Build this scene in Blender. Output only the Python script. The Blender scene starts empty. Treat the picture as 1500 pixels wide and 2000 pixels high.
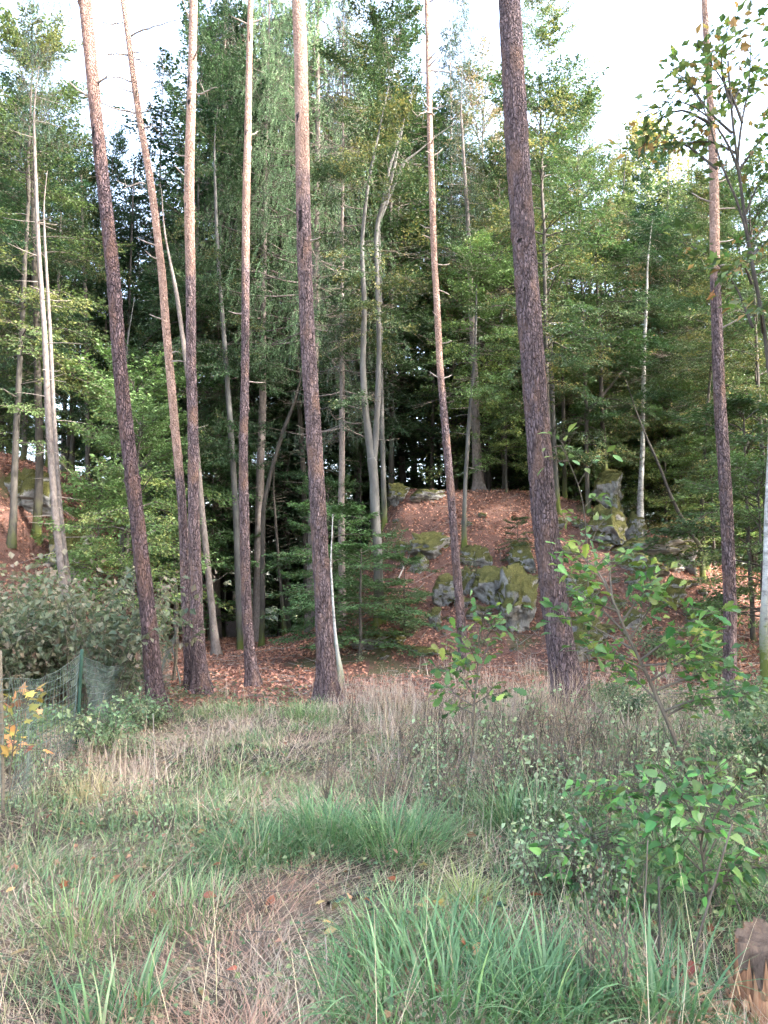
import bpy, math
import numpy as np
from mathutils import Vector, Matrix

# ------------------------------------------------------------------ camera, sky, sun, exposure
sc = bpy.context.scene
C = sc.collection
F, CX, CY = 1502.0, 750.0, 1000.0          # focal length and centre of the 1500 x 2000 photograph, in its pixels
EYE, PITCH = 1.6, math.radians(5.7)
cam_d = bpy.data.cameras.new('camera'); cam = bpy.data.objects.new('camera', cam_d); C.objects.link(cam)
cam.location = (0, 0, EYE); cam.rotation_euler = (math.pi/2 + PITCH, 0, 0)
cam_d.sensor_fit = 'VERTICAL'; cam_d.sensor_height = 36; cam_d.lens = 36*F/2000; cam_d.clip_end = 2000; cam_d.clip_start = .05
sc.camera = cam
SUN_EL, SUN_AZ = math.radians(31), math.radians(112)
w = bpy.data.worlds.new('World'); sc.world = w; w.use_nodes = True
nt = w.node_tree; nt.nodes.clear()
sky = nt.nodes.new('ShaderNodeTexSky'); sky.sky_type = 'NISHITA'; sky.sun_disc = False
sky.sun_elevation = SUN_EL; sky.sun_rotation = SUN_AZ; sky.dust_density = 3; sky.air_density = 1.0
hs = nt.nodes.new('ShaderNodeHueSaturation'); hs.inputs['Saturation'].default_value = .78     # thin white cloud all over
bg = nt.nodes.new('ShaderNodeBackground'); bg.inputs['Strength'].default_value = .15
wo = nt.nodes.new('ShaderNodeOutputWorld')
nt.links.new(sky.outputs[0], hs.inputs['Color']); nt.links.new(hs.outputs[0], bg.inputs[0]); nt.links.new(bg.outputs[0], wo.inputs[0])
sun_d = bpy.data.lights.new('sun', 'SUN'); sun_d.energy = 2.1; sun_d.angle = math.radians(2.5); sun_d.color = (1, .96, .9)
sun = bpy.data.objects.new('sun', sun_d); C.objects.link(sun)
S = Vector((math.sin(SUN_AZ)*math.cos(SUN_EL), math.cos(SUN_AZ)*math.cos(SUN_EL), math.sin(SUN_EL)))
sun.rotation_euler = S.to_track_quat('Z', 'Y').to_euler(); sun.location = (20, 20, 40)
sc.view_settings.view_transform = 'Standard'; sc.view_settings.look = 'None'; sc.view_settings.gamma = 1
sc.view_settings.exposure = 3.5
sc.cycles.use_denoising = True
try: sc.cycles.denoiser = 'OPENIMAGEDENOISE'
except Exception: pass
sc.cycles.max_bounces = 4; sc.cycles.diffuse_bounces = 2; sc.cycles.glossy_bounces = 2; sc.cycles.transmission_bounces = 4
sc.cycles.use_adaptive_sampling = True; sc.cycles.adaptive_threshold = .05
sc.cycles.caustics_reflective = False; sc.cycles.caustics_refractive = False
sc.cycles.sample_clamp_indirect = 6

R = np.random.default_rng(11)
A = np.array

# ------------------------------------------------------------------ numeric helpers
def _h(i, j, k, s):
    n = (i*374761393 + j*668265263 + k*2147483647 + s*1274126177) & 0xffffffff
    n = ((n ^ (n >> 13))*1274126177) & 0xffffffff
    return ((n ^ (n >> 16)) & 0xffff)/65535.0
def noise(p, s=0):
    p = np.asarray(p, float); i = np.floor(p).astype(np.int64); f = p - i; f = f*f*(3-2*f)
    o = 0
    for a in (0, 1):
        for b in (0, 1):
            for c in (0, 1):
                wgt = (f[..., 0] if a else 1-f[..., 0])*(f[..., 1] if b else 1-f[..., 1])*(f[..., 2] if c else 1-f[..., 2])
                o = o + wgt*_h(i[..., 0]+a, i[..., 1]+b, i[..., 2]+c, s)
    return o
def fbm(p, s=0, n=4):
    p = np.asarray(p, float); o = 0; a = .5; t = 0
    for k in range(n):
        o = o + a*noise(p, s+k*17); t += a; a *= .5; p = p*2.03 + 5.1
    return o/t
def n2(x, y, sc_, s=0, n=3):
    x = np.asarray(x, float); return fbm(np.stack([x*sc_, np.asarray(y)*sc_, x*0+.5], -1), s, n)
def sstep(a, b, x): t = np.clip((x-a)/(b-a), 0, 1); return t*t*(3-2*t)
def unit(v): return v/np.maximum(np.linalg.norm(v, axis=-1, keepdims=True), 1e-9)
def lin(c, sat=.78):                         # sRGB 0-255 to linear, a little muted
    c = A(c, float)/255; c = np.where(c <= .04045, c/12.92, ((c+.055)/1.055)**2.4); g_ = (c*A([.21, .72, .07])).sum(); return g_+(c-g_)*sat*A([1, 1, .92])

# ------------------------------------------------------------------ the lie of the land
def height(x, y):
    x = np.asarray(x, float); y = np.asarray(y, float)
    wob = (n2(x, y, .45, 3)-.5)*1.0
    P = np.interp(y+wob*.8, [12.8, 14.5, 16, 17.3, 18.4, 20, 21.4, 23, 30, 45, 70, 140], [0, .08, .5, 1.15, 2.0, 3.1, 4.25, 4.45, 3.6, 2, 0, -3])
    Fx = np.interp(x+wob*.5, [-3.4, -2.2, -1.1, -.3, .5, 4, 5.6, 7, 9, 11.5, 15, 30], [0, .1, .33, .72, 1, 1, .93, .8, .56, .36, .25, .2])
    Q = np.interp(y+wob, [12.5, 15, 17, 20, 28, 45, 80], [0, .2, .5, 1, 1.1, .8, .3])
    Gx = np.interp(x+wob*.4, [-30, -14, -10.2, -9, -8, -6.9, -5.9], [7, 6, 4.9, 3.4, 2.1, .9, 0])
    low = -1.6*sstep(24, 38, y)-3*sstep(45, 120, y)
    bump = (n2(x, y, .9, 5)-.5)*.16 + (n2(x, y, 3.2, 6)-.5)*.05
    rough = sstep(13, 17, y)*((n2(x, y, 1.3, 8, 4)-.5)*.5)*np.clip(P*Fx+Q*Gx, 0, 1)
    return P*Fx + Q*Gx + low*np.clip(1-Fx-Gx/5, 0, 1) + bump + rough
def ray(px, py):
    dx, dy = (px-CX)/F, -(py-CY)/F
    return A([dx, math.cos(PITCH)-dy*math.sin(PITCH), math.sin(PITCH)+dy*math.cos(PITCH)])
def at(px, py, D):                            # the point that far down the view which stands at that pixel
    r = ray(px, py); return A([0, 0, EYE]) + r*D/r[1]
def hit(px, py, far=70):                      # where the line of sight meets the ground
    r = ray(px, py); t = np.arange(1.5, far, .03)
    p = A([0, 0, EYE])[None]+r[None]*t[:, None]
    k = np.nonzero(p[:, 2] < height(p[:, 0], p[:, 1]))[0]
    return p[k[0]] if len(k) else p[-1]
def ground(x, y): return A([x, y, float(height(x, y))])

# ------------------------------------------------------------------ mesh collecting
class MB:
    def __init__(s): s.v = []; s.q = []; s.t = []; s.cq = []; s.ct = []; s.n = 0; s.pa = []
    def add(s, v, q=None, t=None, c=None, pa=None):
        v = np.asarray(v, float).reshape(-1, 3)
        def cc(n):
            if c is None: return np.ones((n, 3))*.5
            k = np.asarray(c, float); return np.broadcast_to(k, (n, 3)) if k.ndim == 1 else k
        if q is not None and len(q): s.q.append(np.asarray(q)+s.n); s.cq.append(cc(len(q)))
        if t is not None and len(t): s.t.append(np.asarray(t)+s.n); s.ct.append(cc(len(t)))
        s.v.append(v); s.pa.append(np.zeros(len(v)) if pa is None else pa); s.n += len(v); return s
    def mesh(s, name, mat, smooth=True, offset=None):
        m = bpy.data.meshes.new(name); v = np.concatenate(s.v)
        if offset is not None: v = v-np.asarray(offset)
        q = np.concatenate(s.q) if s.q else np.zeros((0, 4), int); t = np.concatenate(s.t) if s.t else np.zeros((0, 3), int)
        nq, ntr = len(q), len(t)
        m.vertices.add(len(v)); m.vertices.foreach_set('co', v.astype(np.float32).ravel())
        m.loops.add(nq*4+ntr*3); m.loops.foreach_set('vertex_index', np.concatenate([q.ravel(), t.ravel()]).astype(np.int32))
        m.polygons.add(nq+ntr)
        st = np.concatenate([np.arange(nq)*4, nq*4+np.arange(ntr)*3]).astype(np.int32)
        m.polygons.foreach_set('loop_start', st)
        try: m.polygons.foreach_set('loop_total', np.concatenate([np.full(nq, 4), np.full(ntr, 3)]).astype(np.int32))
        except Exception: pass
        m.polygons.foreach_set('use_smooth', np.full(nq+ntr, smooth))
        col = np.concatenate(([np.concatenate(s.cq)] if s.cq else [])+([np.concatenate(s.ct)] if s.ct else []))
        at_ = m.attributes.new('col', 'FLOAT_COLOR', 'FACE')
        at_.data.foreach_set('color', np.concatenate([col, np.ones((len(col), 1))], 1).astype(np.float32).ravel())
        pa = np.concatenate(s.pa)
        if pa.any():
            a2 = m.attributes.new('mask', 'FLOAT', 'POINT'); a2.data.foreach_set('value', pa.astype(np.float32))
        m.materials.append(mat); m.update(calc_edges=True); m.validate()
        return m
    def obj(s, name, mat, parent=None, smooth=True, offset=None, kind=None):
        o = link(name, s.mesh(name, mat, smooth, offset), parent)
        if kind: o['kind'] = kind
        return o
def link(name, data, parent=None):
    o = bpy.data.objects.new(name, data); C.objects.link(o)
    if parent is not None: o.parent = parent
    return o
def tag(o, label, cat, group=None):
    o['label'] = label; o['category'] = cat
    if group: o['group'] = group
    return o
def thing(name, label, cat, loc, group=None, rz=0, scale=None):
    o = link(name, None); o.empty_display_size = .1; o.location = tuple(loc); o.rotation_euler.z = rz
    if scale is not None: o.scale = scale
    return tag(o, label, cat, group)

def resample(P, n):
    P = np.asarray(P, float); d = np.r_[0, np.cumsum(np.linalg.norm(np.diff(P[:, :3], axis=0), axis=1))]; u = np.linspace(0, d[-1], n)
    out = np.stack([np.interp(u, d, P[:, k]) for k in range(P.shape[1])], 1)
    for _ in range(max(1, n//14)):            # round the corners off
        out[1:-1] = .25*out[:-2]+.5*out[1:-1]+.25*out[2:]
    return out
def tube(mb, P, r, sides=6, c=None, disp=None, cap=True, pa=None):
    P = np.asarray(P, float); n = len(P); r = np.broadcast_to(np.asarray(r, float), (n,))
    T = unit(np.gradient(P, axis=0)); ref = np.where(np.abs(T[:, 2:3]) > .9, A([[1., 0, 0]]), A([[0, 0, 1.]]))
    ref = np.broadcast_to(ref[0], T.shape)
    U = unit(np.cross(T, ref)); V = np.cross(T, U)
    a = np.arange(sides)/sides*2*math.pi
    rr = r[:, None]*np.ones((1, sides))
    if disp is not None: rr = rr + disp
    v = P[:, None]+rr[..., None]*(np.cos(a)[None, :, None]*U[:, None]+np.sin(a)[None, :, None]*V[:, None])
    i = np.arange(n-1)[:, None]*sides; j = np.arange(sides)[None]; k = (j+1) % sides
    q = np.stack([i+j, i+k, i+sides+k, i+sides+j], -1).reshape(-1, 4)
    vv = v.reshape(-1, 3); t = None
    p2 = None if pa is None else np.repeat(pa, sides)
    if cap:
        vv = np.concatenate([vv, P[-1:]]); b = (n-1)*sides; t = np.stack([b+np.arange(sides), b+(np.arange(sides)+1) % sides, np.full(sides, n*sides)], 1)
        if p2 is not None: p2 = np.r_[p2, pa[-1]]
    mb.add(vv, q, t, c, p2); return mb
def sticks(mb, P0, P1, r0, r1, c=None):       # many straight three-sided twigs at once
    P0 = np.asarray(P0); P1 = np.asarray(P1); n = len(P0)
    T = unit(P1-P0); U = unit(np.cross(T, A([.31, .52, .8]))); V = np.cross(T, U); vs = []
    for P, r in ((P0, r0), (P1, r1)):
        r = np.broadcast_to(np.asarray(r, float), (n,))[:, None]
        for k in range(3):
            a = k*2*math.pi/3; vs.append(P+r*(math.cos(a)*U+math.sin(a)*V))
    v = np.stack(vs, 1).reshape(-1, 3); b = np.arange(n)[:, None]*6
    q = np.concatenate([b+A([[k, (k+1) % 3, 3+(k+1) % 3, 3+k]]) for k in range(3)])
    cc = c if c is None or np.asarray(c).ndim == 1 else np.tile(c, (3, 1))
    mb.add(v, q, None, cc); return mb
def leaves(mb, P, D, N, L, W, c, fold=.15, widest=.45):   # four-cornered leaves: P base, D direction, N normal
    D = unit(D); Sd = unit(np.cross(D, N)); N = np.cross(Sd, D); L = np.broadcast_to(np.asarray(L, float), (len(P),))[:, None]; W = np.broadcast_to(np.asarray(W, float), (len(P),))[:, None]
    m = P+D*L*widest+N*L*.04
    v = np.stack([P, m-Sd*W/2+N*W*fold, P+D*L-N*L*.06, m+Sd*W/2+N*W*fold], 1).reshape(-1, 3)
    mb.add(v, np.arange(len(P)*4).reshape(-1, 4), None, c); return mb
def blades(mb, P, az, L, W, lean, bend, c, segs=3):       # grass: lean from upright at the root, bend adds up along the blade
    n = len(P); hd = np.stack([np.cos(az), np.sin(az), 0*az], 1); sd = np.stack([-np.sin(az), np.cos(az), 0*az], 1)
    p = np.array(P, float); vs = []; an = np.array(lean, float)
    for k in range(segs):
        ww = (W*(1-(k/segs)**1.6)/2)[:, None]
        vs += [p-sd*ww, p+sd*ww]
        p = p+(hd*np.sin(an)[:, None]+A([0, 0, 1.])*np.cos(an)[:, None])*(L/segs)[:, None]; an = np.minimum(an+bend/segs, 2.4)
    vs.append(p); k = 2*segs+1
    v = np.stack(vs, 1).reshape(-1, 3); b = np.arange(n)[:, None]*k
    q = np.concatenate([b+A([[2*i, 2*i+1, 2*i+3, 2*i+2]]) for i in range(segs-1)]); t = b+A([[2*segs-2, 2*segs-1, 2*segs]])
    mb.q.append(q+mb.n); mb.cq.append(np.tile(c, (segs-1, 1))); mb.t.append(t+mb.n); mb.ct.append(c)
    mb.v.append(v); mb.pa.append(np.zeros(len(v))); mb.n += len(v); return mb

# ------------------------------------------------------------------ materials
def mat(name):
    m = bpy.data.materials.new(name); m.use_nodes = True; n = m.node_tree; n.nodes.clear()
    o = n.nodes.new('ShaderNodeOutputMaterial'); return m, n, o
def nd(n, t, **k):
    x = n.nodes.new(t)
    for a, b in k.items(): setattr(x, a, b)
    return x
def leaf_mat(name, trans=.4, rough=.5, own=False, vary=.5):
    m, n, o = mat(name)
    if own: src = nd(n, 'ShaderNodeObjectInfo').outputs['Color']
    else: src = nd(n, 'ShaderNodeAttribute', attribute_name='col').outputs['Color']
    oi = nd(n, 'ShaderNodeObjectInfo'); mr = nd(n, 'ShaderNodeMapRange'); mr.inputs[3].default_value = 1-vary/2; mr.inputs[4].default_value = 1+vary/2
    n.links.new(oi.outputs['Random'], mr.inputs[0])
    mx = nd(n, 'ShaderNodeVectorMath', operation='SCALE'); n.links.new(src, mx.inputs[0]); n.links.new(mr.outputs[0], mx.inputs['Scale'])
    p = nd(n, 'ShaderNodeBsdfPrincipled'); p.inputs['Roughness'].default_value = rough; p.inputs['Specular IOR Level'].default_value = .35
    tr = nd(n, 'ShaderNodeBsdfTranslucent'); tm = nd(n, 'ShaderNodeVectorMath', operation='MULTIPLY'); tm.inputs[1].default_value = (1.05, 1.15, .8)
    n.links.new(mx.outputs[0], p.inputs['Base Color']); n.links.new(mx.outputs[0], tm.inputs[0]); n.links.new(tm.outputs[0], tr.inputs[0])
    ms = nd(n, 'ShaderNodeMixShader'); ms.inputs[0].default_value = trans
    n.links.new(p.outputs[0], ms.inputs[1]); n.links.new(tr.outputs[0], ms.inputs[2]); n.links.new(ms.outputs[0], o.inputs[0]); return m
def ramp(n, src, stops):
    r = nd(n, 'ShaderNodeValToRGB'); e = r.color_ramp.elements
    while len(e) < len(stops): e.new(.5)
    for k, (pos, c) in enumerate(stops): e[k].position = pos; e[k].color = (*c, 1)
    n.links.new(src, r.inputs[0]); return r.outputs[0]
def coords(n, scale):
    tc = nd(n, 'ShaderNodeTexCoord'); mp = nd(n, 'ShaderNodeMapping'); mp.inputs['Scale'].default_value = scale
    n.links.new(tc.outputs['Object'], mp.inputs[0]); return mp.outputs[0]
def noise_n(n, vec, s, det=5, rough=.6):
    t = nd(n, 'ShaderNodeTexNoise'); t.inputs['Scale'].default_value = s; t.inputs['Detail'].default_value = det; t.inputs['Roughness'].default_value = rough
    if vec is not None: n.links.new(vec, t.inputs['Vector'])
    return t.outputs[0]
def mixc(n, f, a, b, mode='MIX'):
    x = nd(n, 'ShaderNodeMix', data_type='RGBA', blend_type=mode)
    for s, k in ((f, 0), (a, 6), (b, 7)):
        if hasattr(s, 'links'): n.links.new(s, x.inputs[k])
        else: x.inputs[k].default_value = s if k == 0 else (*s, 1)
    return x.outputs[2]
def finish(n, o, col, rough=.85, bump=None, strength=.6, dist=.02):
    p = nd(n, 'ShaderNodeBsdfPrincipled'); p.inputs['Roughness'].default_value = rough; p.inputs['Specular IOR Level'].default_value = .25
    n.links.new(col, p.inputs['Base Color'])
    if bump is not None:
        b = nd(n, 'ShaderNodeBump'); b.inputs['Strength'].default_value = strength; b.inputs['Distance'].default_value = dist
        n.links.new(bump, b.inputs['Height']); n.links.new(b.outputs[0], p.inputs['Normal'])
    n.links.new(p.outputs[0], o.inputs[0])
def pine_bark():
    m, n, o = mat('pine_bark')
    c = coords(n, (1, 1, .30)); ws = nd(n, 'ShaderNodeVectorMath', operation='ADD')
    nz = nd(n, 'ShaderNodeTexNoise'); nz.inputs['Scale'].default_value = 9; n.links.new(c, nz.inputs['Vector'])
    sm = nd(n, 'ShaderNodeVectorMath', operation='SCALE'); sm.inputs['Scale'].default_value = .07; n.links.new(nz.outputs['Color'], sm.inputs[0])
    n.links.new(c, ws.inputs[0]); n.links.new(sm.outputs[0], ws.inputs[1])
    v = nd(n, 'ShaderNodeTexVoronoi', feature='DISTANCE_TO_EDGE'); v.inputs['Scale'].default_value = 46; n.links.new(ws.outputs[0], v.inputs['Vector'])
    vc = nd(n, 'ShaderNodeTexVoronoi'); vc.inputs['Scale'].default_value = 46; n.links.new(ws.outputs[0], vc.inputs['Vector'])
    at_ = nd(n, 'ShaderNodeAttribute', attribute_name='mask')        # 0 plated bark, 1 flaky orange bark, below 0 scar
    fine = noise_n(n, coords(n, (1, 1, .5)), 60, 6)
    big = noise_n(n, coords(n, (1, 1, .35)), 5, 4)
    plate = ramp(n, v.outputs['Distance'], [(0, (.085, .062, .062)), (.07, (.165, .124, .124)), (.3, (.235, .178, .178))])
    c2 = nd(n, 'ShaderNodeMapping'); c2.inputs['Scale'].default_value = (1, 1, .45); n.links.new(ws.outputs[0], c2.inputs[0])
    v2 = nd(n, 'ShaderNodeTexVoronoi', feature='DISTANCE_TO_EDGE'); v2.inputs['Scale'].default_value = 19; n.links.new(c2.outputs[0], v2.inputs['Vector'])
    fur = ramp(n, v2.outputs['Distance'], [(0, (.42, .38, .38)), (.09, (.85, .83, .83)), (.2, (1.08, 1.06, 1.05))]); plate = mixc(n, 1.0, plate, fur, 'MULTIPLY')
    sepc = nd(n, 'ShaderNodeSeparateColor'); n.links.new(vc.outputs['Color'], sepc.inputs[0])
    plate = mixc(n, .75, plate, ramp(n, sepc.outputs[0], [(0, (.78, .76, .8)), (.5, (1, .97, 1)), (1, (1.22, 1.12, 1.05))]), 'MULTIPLY')
    plate = mixc(n, ramp(n, big, [(.52, (0, 0, 0)), (.68, (1, 1, 1))]), plate, (.22, .135, .105))
    flake = ramp(n, noise_n(n, coords(n, (1, 1, .3)), 16, 7, .7), [(.3, (.27, .17, .13)), (.5, (.44, .28, .215)), (.72, (.54, .38, .31))])
    ad = nd(n, 'ShaderNodeMath', operation='ADD'); n.links.new(at_.outputs['Fac'], ad.inputs[0])
    sb = nd(n, 'ShaderNodeMath', operation='MULTIPLY_ADD'); sb.inputs[1].default_value = .9; sb.inputs[2].default_value = -.45; n.links.new(big, sb.inputs[0]); n.links.new(sb.outputs[0], ad.inputs[1])
    col = mixc(n, ramp(n, ad.outputs[0], [(.35, (0, 0, 0)), (.65, (1, 1, 1))]), plate, flake)
    scar = nd(n, 'ShaderNodeMath', operation='LESS_THAN'); scar.inputs[1].default_value = -.5; n.links.new(at_.outputs['Fac'], scar.inputs[0])
    col = mixc(n, scar.outputs[0], col, (.02, .014, .012))
    col = mixc(n, .5, col, ramp(n, fine, [(.25, (.5, .5, .5)), (.75, (1.45, 1.45, 1.45))]), 'MULTIPLY')
    hgt = nd(n, 'ShaderNodeMath', operation='MULTIPLY_ADD'); hgt.inputs[1].default_value = .25
    cl = ramp(n, v.outputs['Distance'], [(0, (0, 0, 0)), (.22, (1, 1, 1))]); n.links.new(fine, hgt.inputs[0]); n.links.new(cl, hgt.inputs[2])
    oc = nd(n, 'ShaderNodeObjectInfo'); col = mixc(n, 1.0, col, oc.outputs['Color'], 'MULTIPLY'); finish(n, o, col, .9, hgt.outputs[0], 1.0, .03); return m
def plain_bark(name, a, b, moss=0, s=9, zs=.25, lich=None):
    m, n, o = mat(name); c = coords(n, (1, 1, zs)); f = noise_n(n, c, s, 7, .65)
    col = ramp(n, f, [(.3, a), (.7, b)])
    if lich: col = mixc(n, ramp(n, noise_n(n, coords(n, (1, 1, .6)), 6, 5), [(.55, (0, 0, 0)), (.62, (1, 1, 1))]), col, lich)
    if moss:
        at_ = nd(n, 'ShaderNodeAttribute', attribute_name='mask'); x = nd(n, 'ShaderNodeMath', operation='MULTIPLY'); n.links.new(at_.outputs['Fac'], x.inputs[0]); n.links.new(f, x.inputs[1])
        col = mixc(n, ramp(n, x.outputs[0], [(.2, (0, 0, 0)), (.45, (1, 1, 1))]), col, (.085, .10, .022))
    finish(n, o, col, .85, noise_n(n, c, s*4, 5), .5, .012); return m
def rock_mat():
    m, n, o = mat('mossy_limestone'); c = coords(n, (1, 1, 1))
    f = noise_n(n, c, 2.4, 8, .68); st = noise_n(n, coords(n, (.8, .8, 3.0)), 2.2, 5)
    col = ramp(n, f, [(.3, (.13, .127, .123)), (.5, (.33, .322, .312)), (.7, (.50, .49, .47))])
    col = mixc(n, .55, col, ramp(n, st, [(.32, (.35, .35, .36)), (.6, (1.15, 1.15, 1.15))]), 'MULTIPLY')
    g = nd(n, 'ShaderNodeNewGeometry'); sx = nd(n, 'ShaderNodeSeparateXYZ'); n.links.new(g.outputs['Normal'], sx.inputs[0])
    ma = nd(n, 'ShaderNodeMath', operation='MULTIPLY_ADD'); ma.inputs[1].default_value = 1.9; n.links.new(noise_n(n, c, 2.6, 9, .72), ma.inputs[0]); n.links.new(sx.outputs[2], ma.inputs[2])
    mossc = ramp(n, noise_n(n, c, 22, 5, .7), [(.3, (.045, .046, .014)), (.55, (.105, .10, .03)), (.75, (.17, .155, .048))])
    
    mr = nd(n, 'ShaderNodeMapRange'); mr.inputs[1].default_value = .74; mr.inputs[2].default_value = 1.06; n.links.new(ma.outputs[0], mr.inputs[0])
    col = mixc(n, mr.outputs[0], col, mossc)
    finish(n, o, col, .92, noise_n(n, c, 14, 8, .7), .9, .05); return m
def ground_mat():
    m, n, o = mat('meadow_and_leaf_litter'); c = coords(n, (1, 1, 1))
    at_ = nd(n, 'ShaderNodeAttribute', attribute_name='col')
    f = noise_n(n, c, 30, 8, .75); f2 = noise_n(n, c, 4, 5)
    col = mixc(n, .8, at_.outputs['Color'], ramp(n, f, [(.3, (.35, .33, .32)), (.5, (.9, .9, .9)), (.7, (1.6, 1.55, 1.45))]), 'MULTIPLY')
    col = mixc(n, .5, col, ramp(n, f2, [(.3, (.6, .6, .6)), (.7, (1.35, 1.35, 1.35))]), 'MULTIPLY')
    finish(n, o, col, .95, f, 1.0, .03); return m
def flat_mat(name, col, rough=.6, var=.3, s=20):
    m, n, o = mat(name); f = noise_n(n, coords(n, (1, 1, 1)), s, 5)
    cc = mixc(n, var, col, ramp(n, f, [(.3, (.3, .3, .3)), (.7, (1.7, 1.7, 1.7))]), 'MULTIPLY'); finish(n, o, cc, rough, f, .3, .005); return m
def torn_wood():
    m, n, o = mat('torn_orange_wood'); f = noise_n(n, coords(n, (1, 1, .08)), 34, 6, .7)
    at_ = nd(n, 'ShaderNodeAttribute', attribute_name='col')
    col = mixc(n, .9, at_.outputs['Color'], ramp(n, f, [(.3, (.3, .26, .24)), (.55, (1, 1, 1)), (.75, (1.5, 1.45, 1.35))]), 'MULTIPLY')
    finish(n, o, col, .8, f, .9, .02); return m

LEAF = leaf_mat('forest_foliage', .34); NEEDLE = leaf_mat('needles', .2, .6); GRASS = leaf_mat('grass_blades', .3, .42, vary=0)
LITTER = leaf_mat('fallen_leaves', .15, .7, vary=0); LEAF1 = leaf_mat('single_leaf', .35, .42, own=True, vary=.35)
PINE = pine_bark(); BEECH = plain_bark('smooth_grey_bark', (.055, .052, .048), (.145, .137, .125), 1, 7, .3)
DARKB = plain_bark('dark_bark', (.03, .026, .022), (.10, .085, .07), 1, 12, .3); MIDB = plain_bark('grey_brown_bark', (.04, .036, .031), (.115, .10, .085), 1, 9, .3); SPRUCEB = plain_bark('pale_scaly_bark', (.09, .07, .06), (.23, .195, .175), 0, 22, .5)
BIRCHB = plain_bark('white_birch_bark', (.10, .09, .08), (.62, .60, .57), 1, 7, 1.6); TWIG = plain_bark('twig_bark', (.07, .055, .042), (.17, .14, .11), 0, 14)
DEADW = plain_bark('dead_grey_twig', (.16, .13, .11), (.36, .31, .27), 0, 14); ROCK = rock_mat(); GROUND = ground_mat()
GREENPAINT = flat_mat('green_painted_metal', (.018, .05, .034)); WIRE = flat_mat('green_coated_wire', (.11, .14, .125), .5); GREYWOOD = flat_mat('grey_weathered_wood', (.12, .10, .075), .9, .6, 40)
TORN = torn_wood()

# ------------------------------------------------------------------ ground
def axis(parts):
    return np.unique(np.concatenate([np.arange(a, b, s) for a, b, s in parts]))
gx = axis([(-400, -40, 30), (-40, -14, 1.2), (-14, 15, .14), (15, 40, 1.2), (40, 401, 30)])
gy = axis([(-150, -8, 12), (-8, 1, .8), (1, 27, .14), (27, 60, 1.0), (60, 150, 6), (150, 701, 50)])
GX, GY = np.meshgrid(gx, gy)
def litter_mask(x, y):                         # 1 where the beech leaves lie, 0 on the meadow
    edge = np.interp(x, [-9, -4.2, -3, -1, 0, 1.5, 3, 5, 9], [12.5, 11.2, 10.6, 10.4, 11.0, 11.8, 12.8, 12.6, 13])
    return sstep(-.7, .7, y-edge+(n2(x, y, .8, 21)-.5)*2.2)
def meadow_cols(x, y): return None
lm = litter_mask(GX, GY); ms_ = n2(GX, GY, .7, 31)
c_litter = lin((118, 82, 66)); c_soil = lin((84, 72, 56)); c_moss = lin((90, 92, 40)); c_straw = lin((134, 112, 88))
gcol = c_soil+(c_straw-c_soil)*sstep(.35, .65, n2(GX, GY, 1.1, 33))[..., None]
gcol = gcol+(c_litter-gcol)*lm[..., None]
mossy = sstep(.62, .74, ms_)*lm
gcol = gcol+(c_moss-gcol)*(mossy*.8)[..., None]
far = sstep(34, 50, GY); gcol = gcol+(lin((80, 88, 50))-gcol)*far[..., None]
v = np.stack([GX, GY, height(GX, GY)], -1); ny, nx = GX.shape
i = np.arange(ny-1)[:, None]*nx+np.arange(nx-1)[None]
q = np.stack([i, i+1, i+nx+1, i+nx], -1).reshape(-1, 4)
g = MB().add(v, q, None, gcol[:-1, :-1].reshape(-1, 3)).obj('ground', GROUND); g['kind'] = 'structure'

# ------------------------------------------------------------------ pines of the foreground
def trunk_path(pix, D, top_h=None, dD=0.0):     # pix: rows (px, py, width px) from the root up; gives rows x y z r
    out = []
    for k, (px, py, wd) in enumerate(pix):
        d = D+dD*k/max(1, len(pix)-1); p = at(px, py, d); depth = p[1]*math.cos(PITCH)+(p[2]-EYE)*math.sin(PITCH)
        out.append([*p, wd/2*depth/F])
    out = A(out)
    if top_h and out[-1, 2] < top_h:
        d = unit(out[-1, :3]-out[-3, :3]); L = (top_h-out[-1, 2])/d[2]
        e = np.r_[out[-1, :3]+d*L, .02]; mid = (out[-1]+e)/2; mid[3] = out[-1, 3]*.6; out = np.concatenate([out, [mid, e]])
    return out
def needle_crown(seed, n=24):                   # pine crown around the origin, 4.5 m tall
    r = np.random.default_rng(seed); mb = MB(); tw = MB(); P = []; D = []
    for k in range(n):
        t = r.uniform(0, 1); az = k*2.4+r.normal(0, .4); L = r.uniform(.8, 2.0)*(1.1-.65*t); s0 = A([0, 0, t*4.6])
        d = A([math.cos(az), math.sin(az), r.uniform(.0, .5)+t*.4]); pts = s0+np.linspace(0, 1, 6)[:, None]*d*L+A([[0, 0, 1]])*(np.linspace(0, 1, 6)[:, None]**2*.25)
        pts += r.normal(0, .04, pts.shape); tube(tw, pts, np.linspace(.035, .008, 6), 4)
        for j in range(16):
            s = r.uniform(.4, 1.0); b = s0+d*L*s+A([0, 0, .25*s*s]); e = b+unit(r.normal(0, 1, 3)+d*.7+A([0, 0, .5]))*r.uniform(.12, .4)
            sticks(tw, b[None], e[None], .007, .004); P.append(e); D.append(unit(e-b))
    P = A(P); D = A(D); k = 26
    pp = np.repeat(P, k, 0)-np.repeat(D, k, 0)*r.uniform(0, .14, (len(P)*k, 1)); dd = unit(np.repeat(D, k, 0)*.7+r.normal(0, .6, pp.shape))
    c = lin((88, 112, 92))*r.uniform(.6, 1.3, (len(pp), 1))
    leaves(mb, pp, dd, r.normal(0, 1, pp.shape), r.uniform(.07, .11, len(pp)), .011, c, 0)
    return mb.mesh('needles', NEEDLE), tw.mesh('limbs', TWIG)
NC = [needle_crown(k) for k in (1, 2)]
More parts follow.
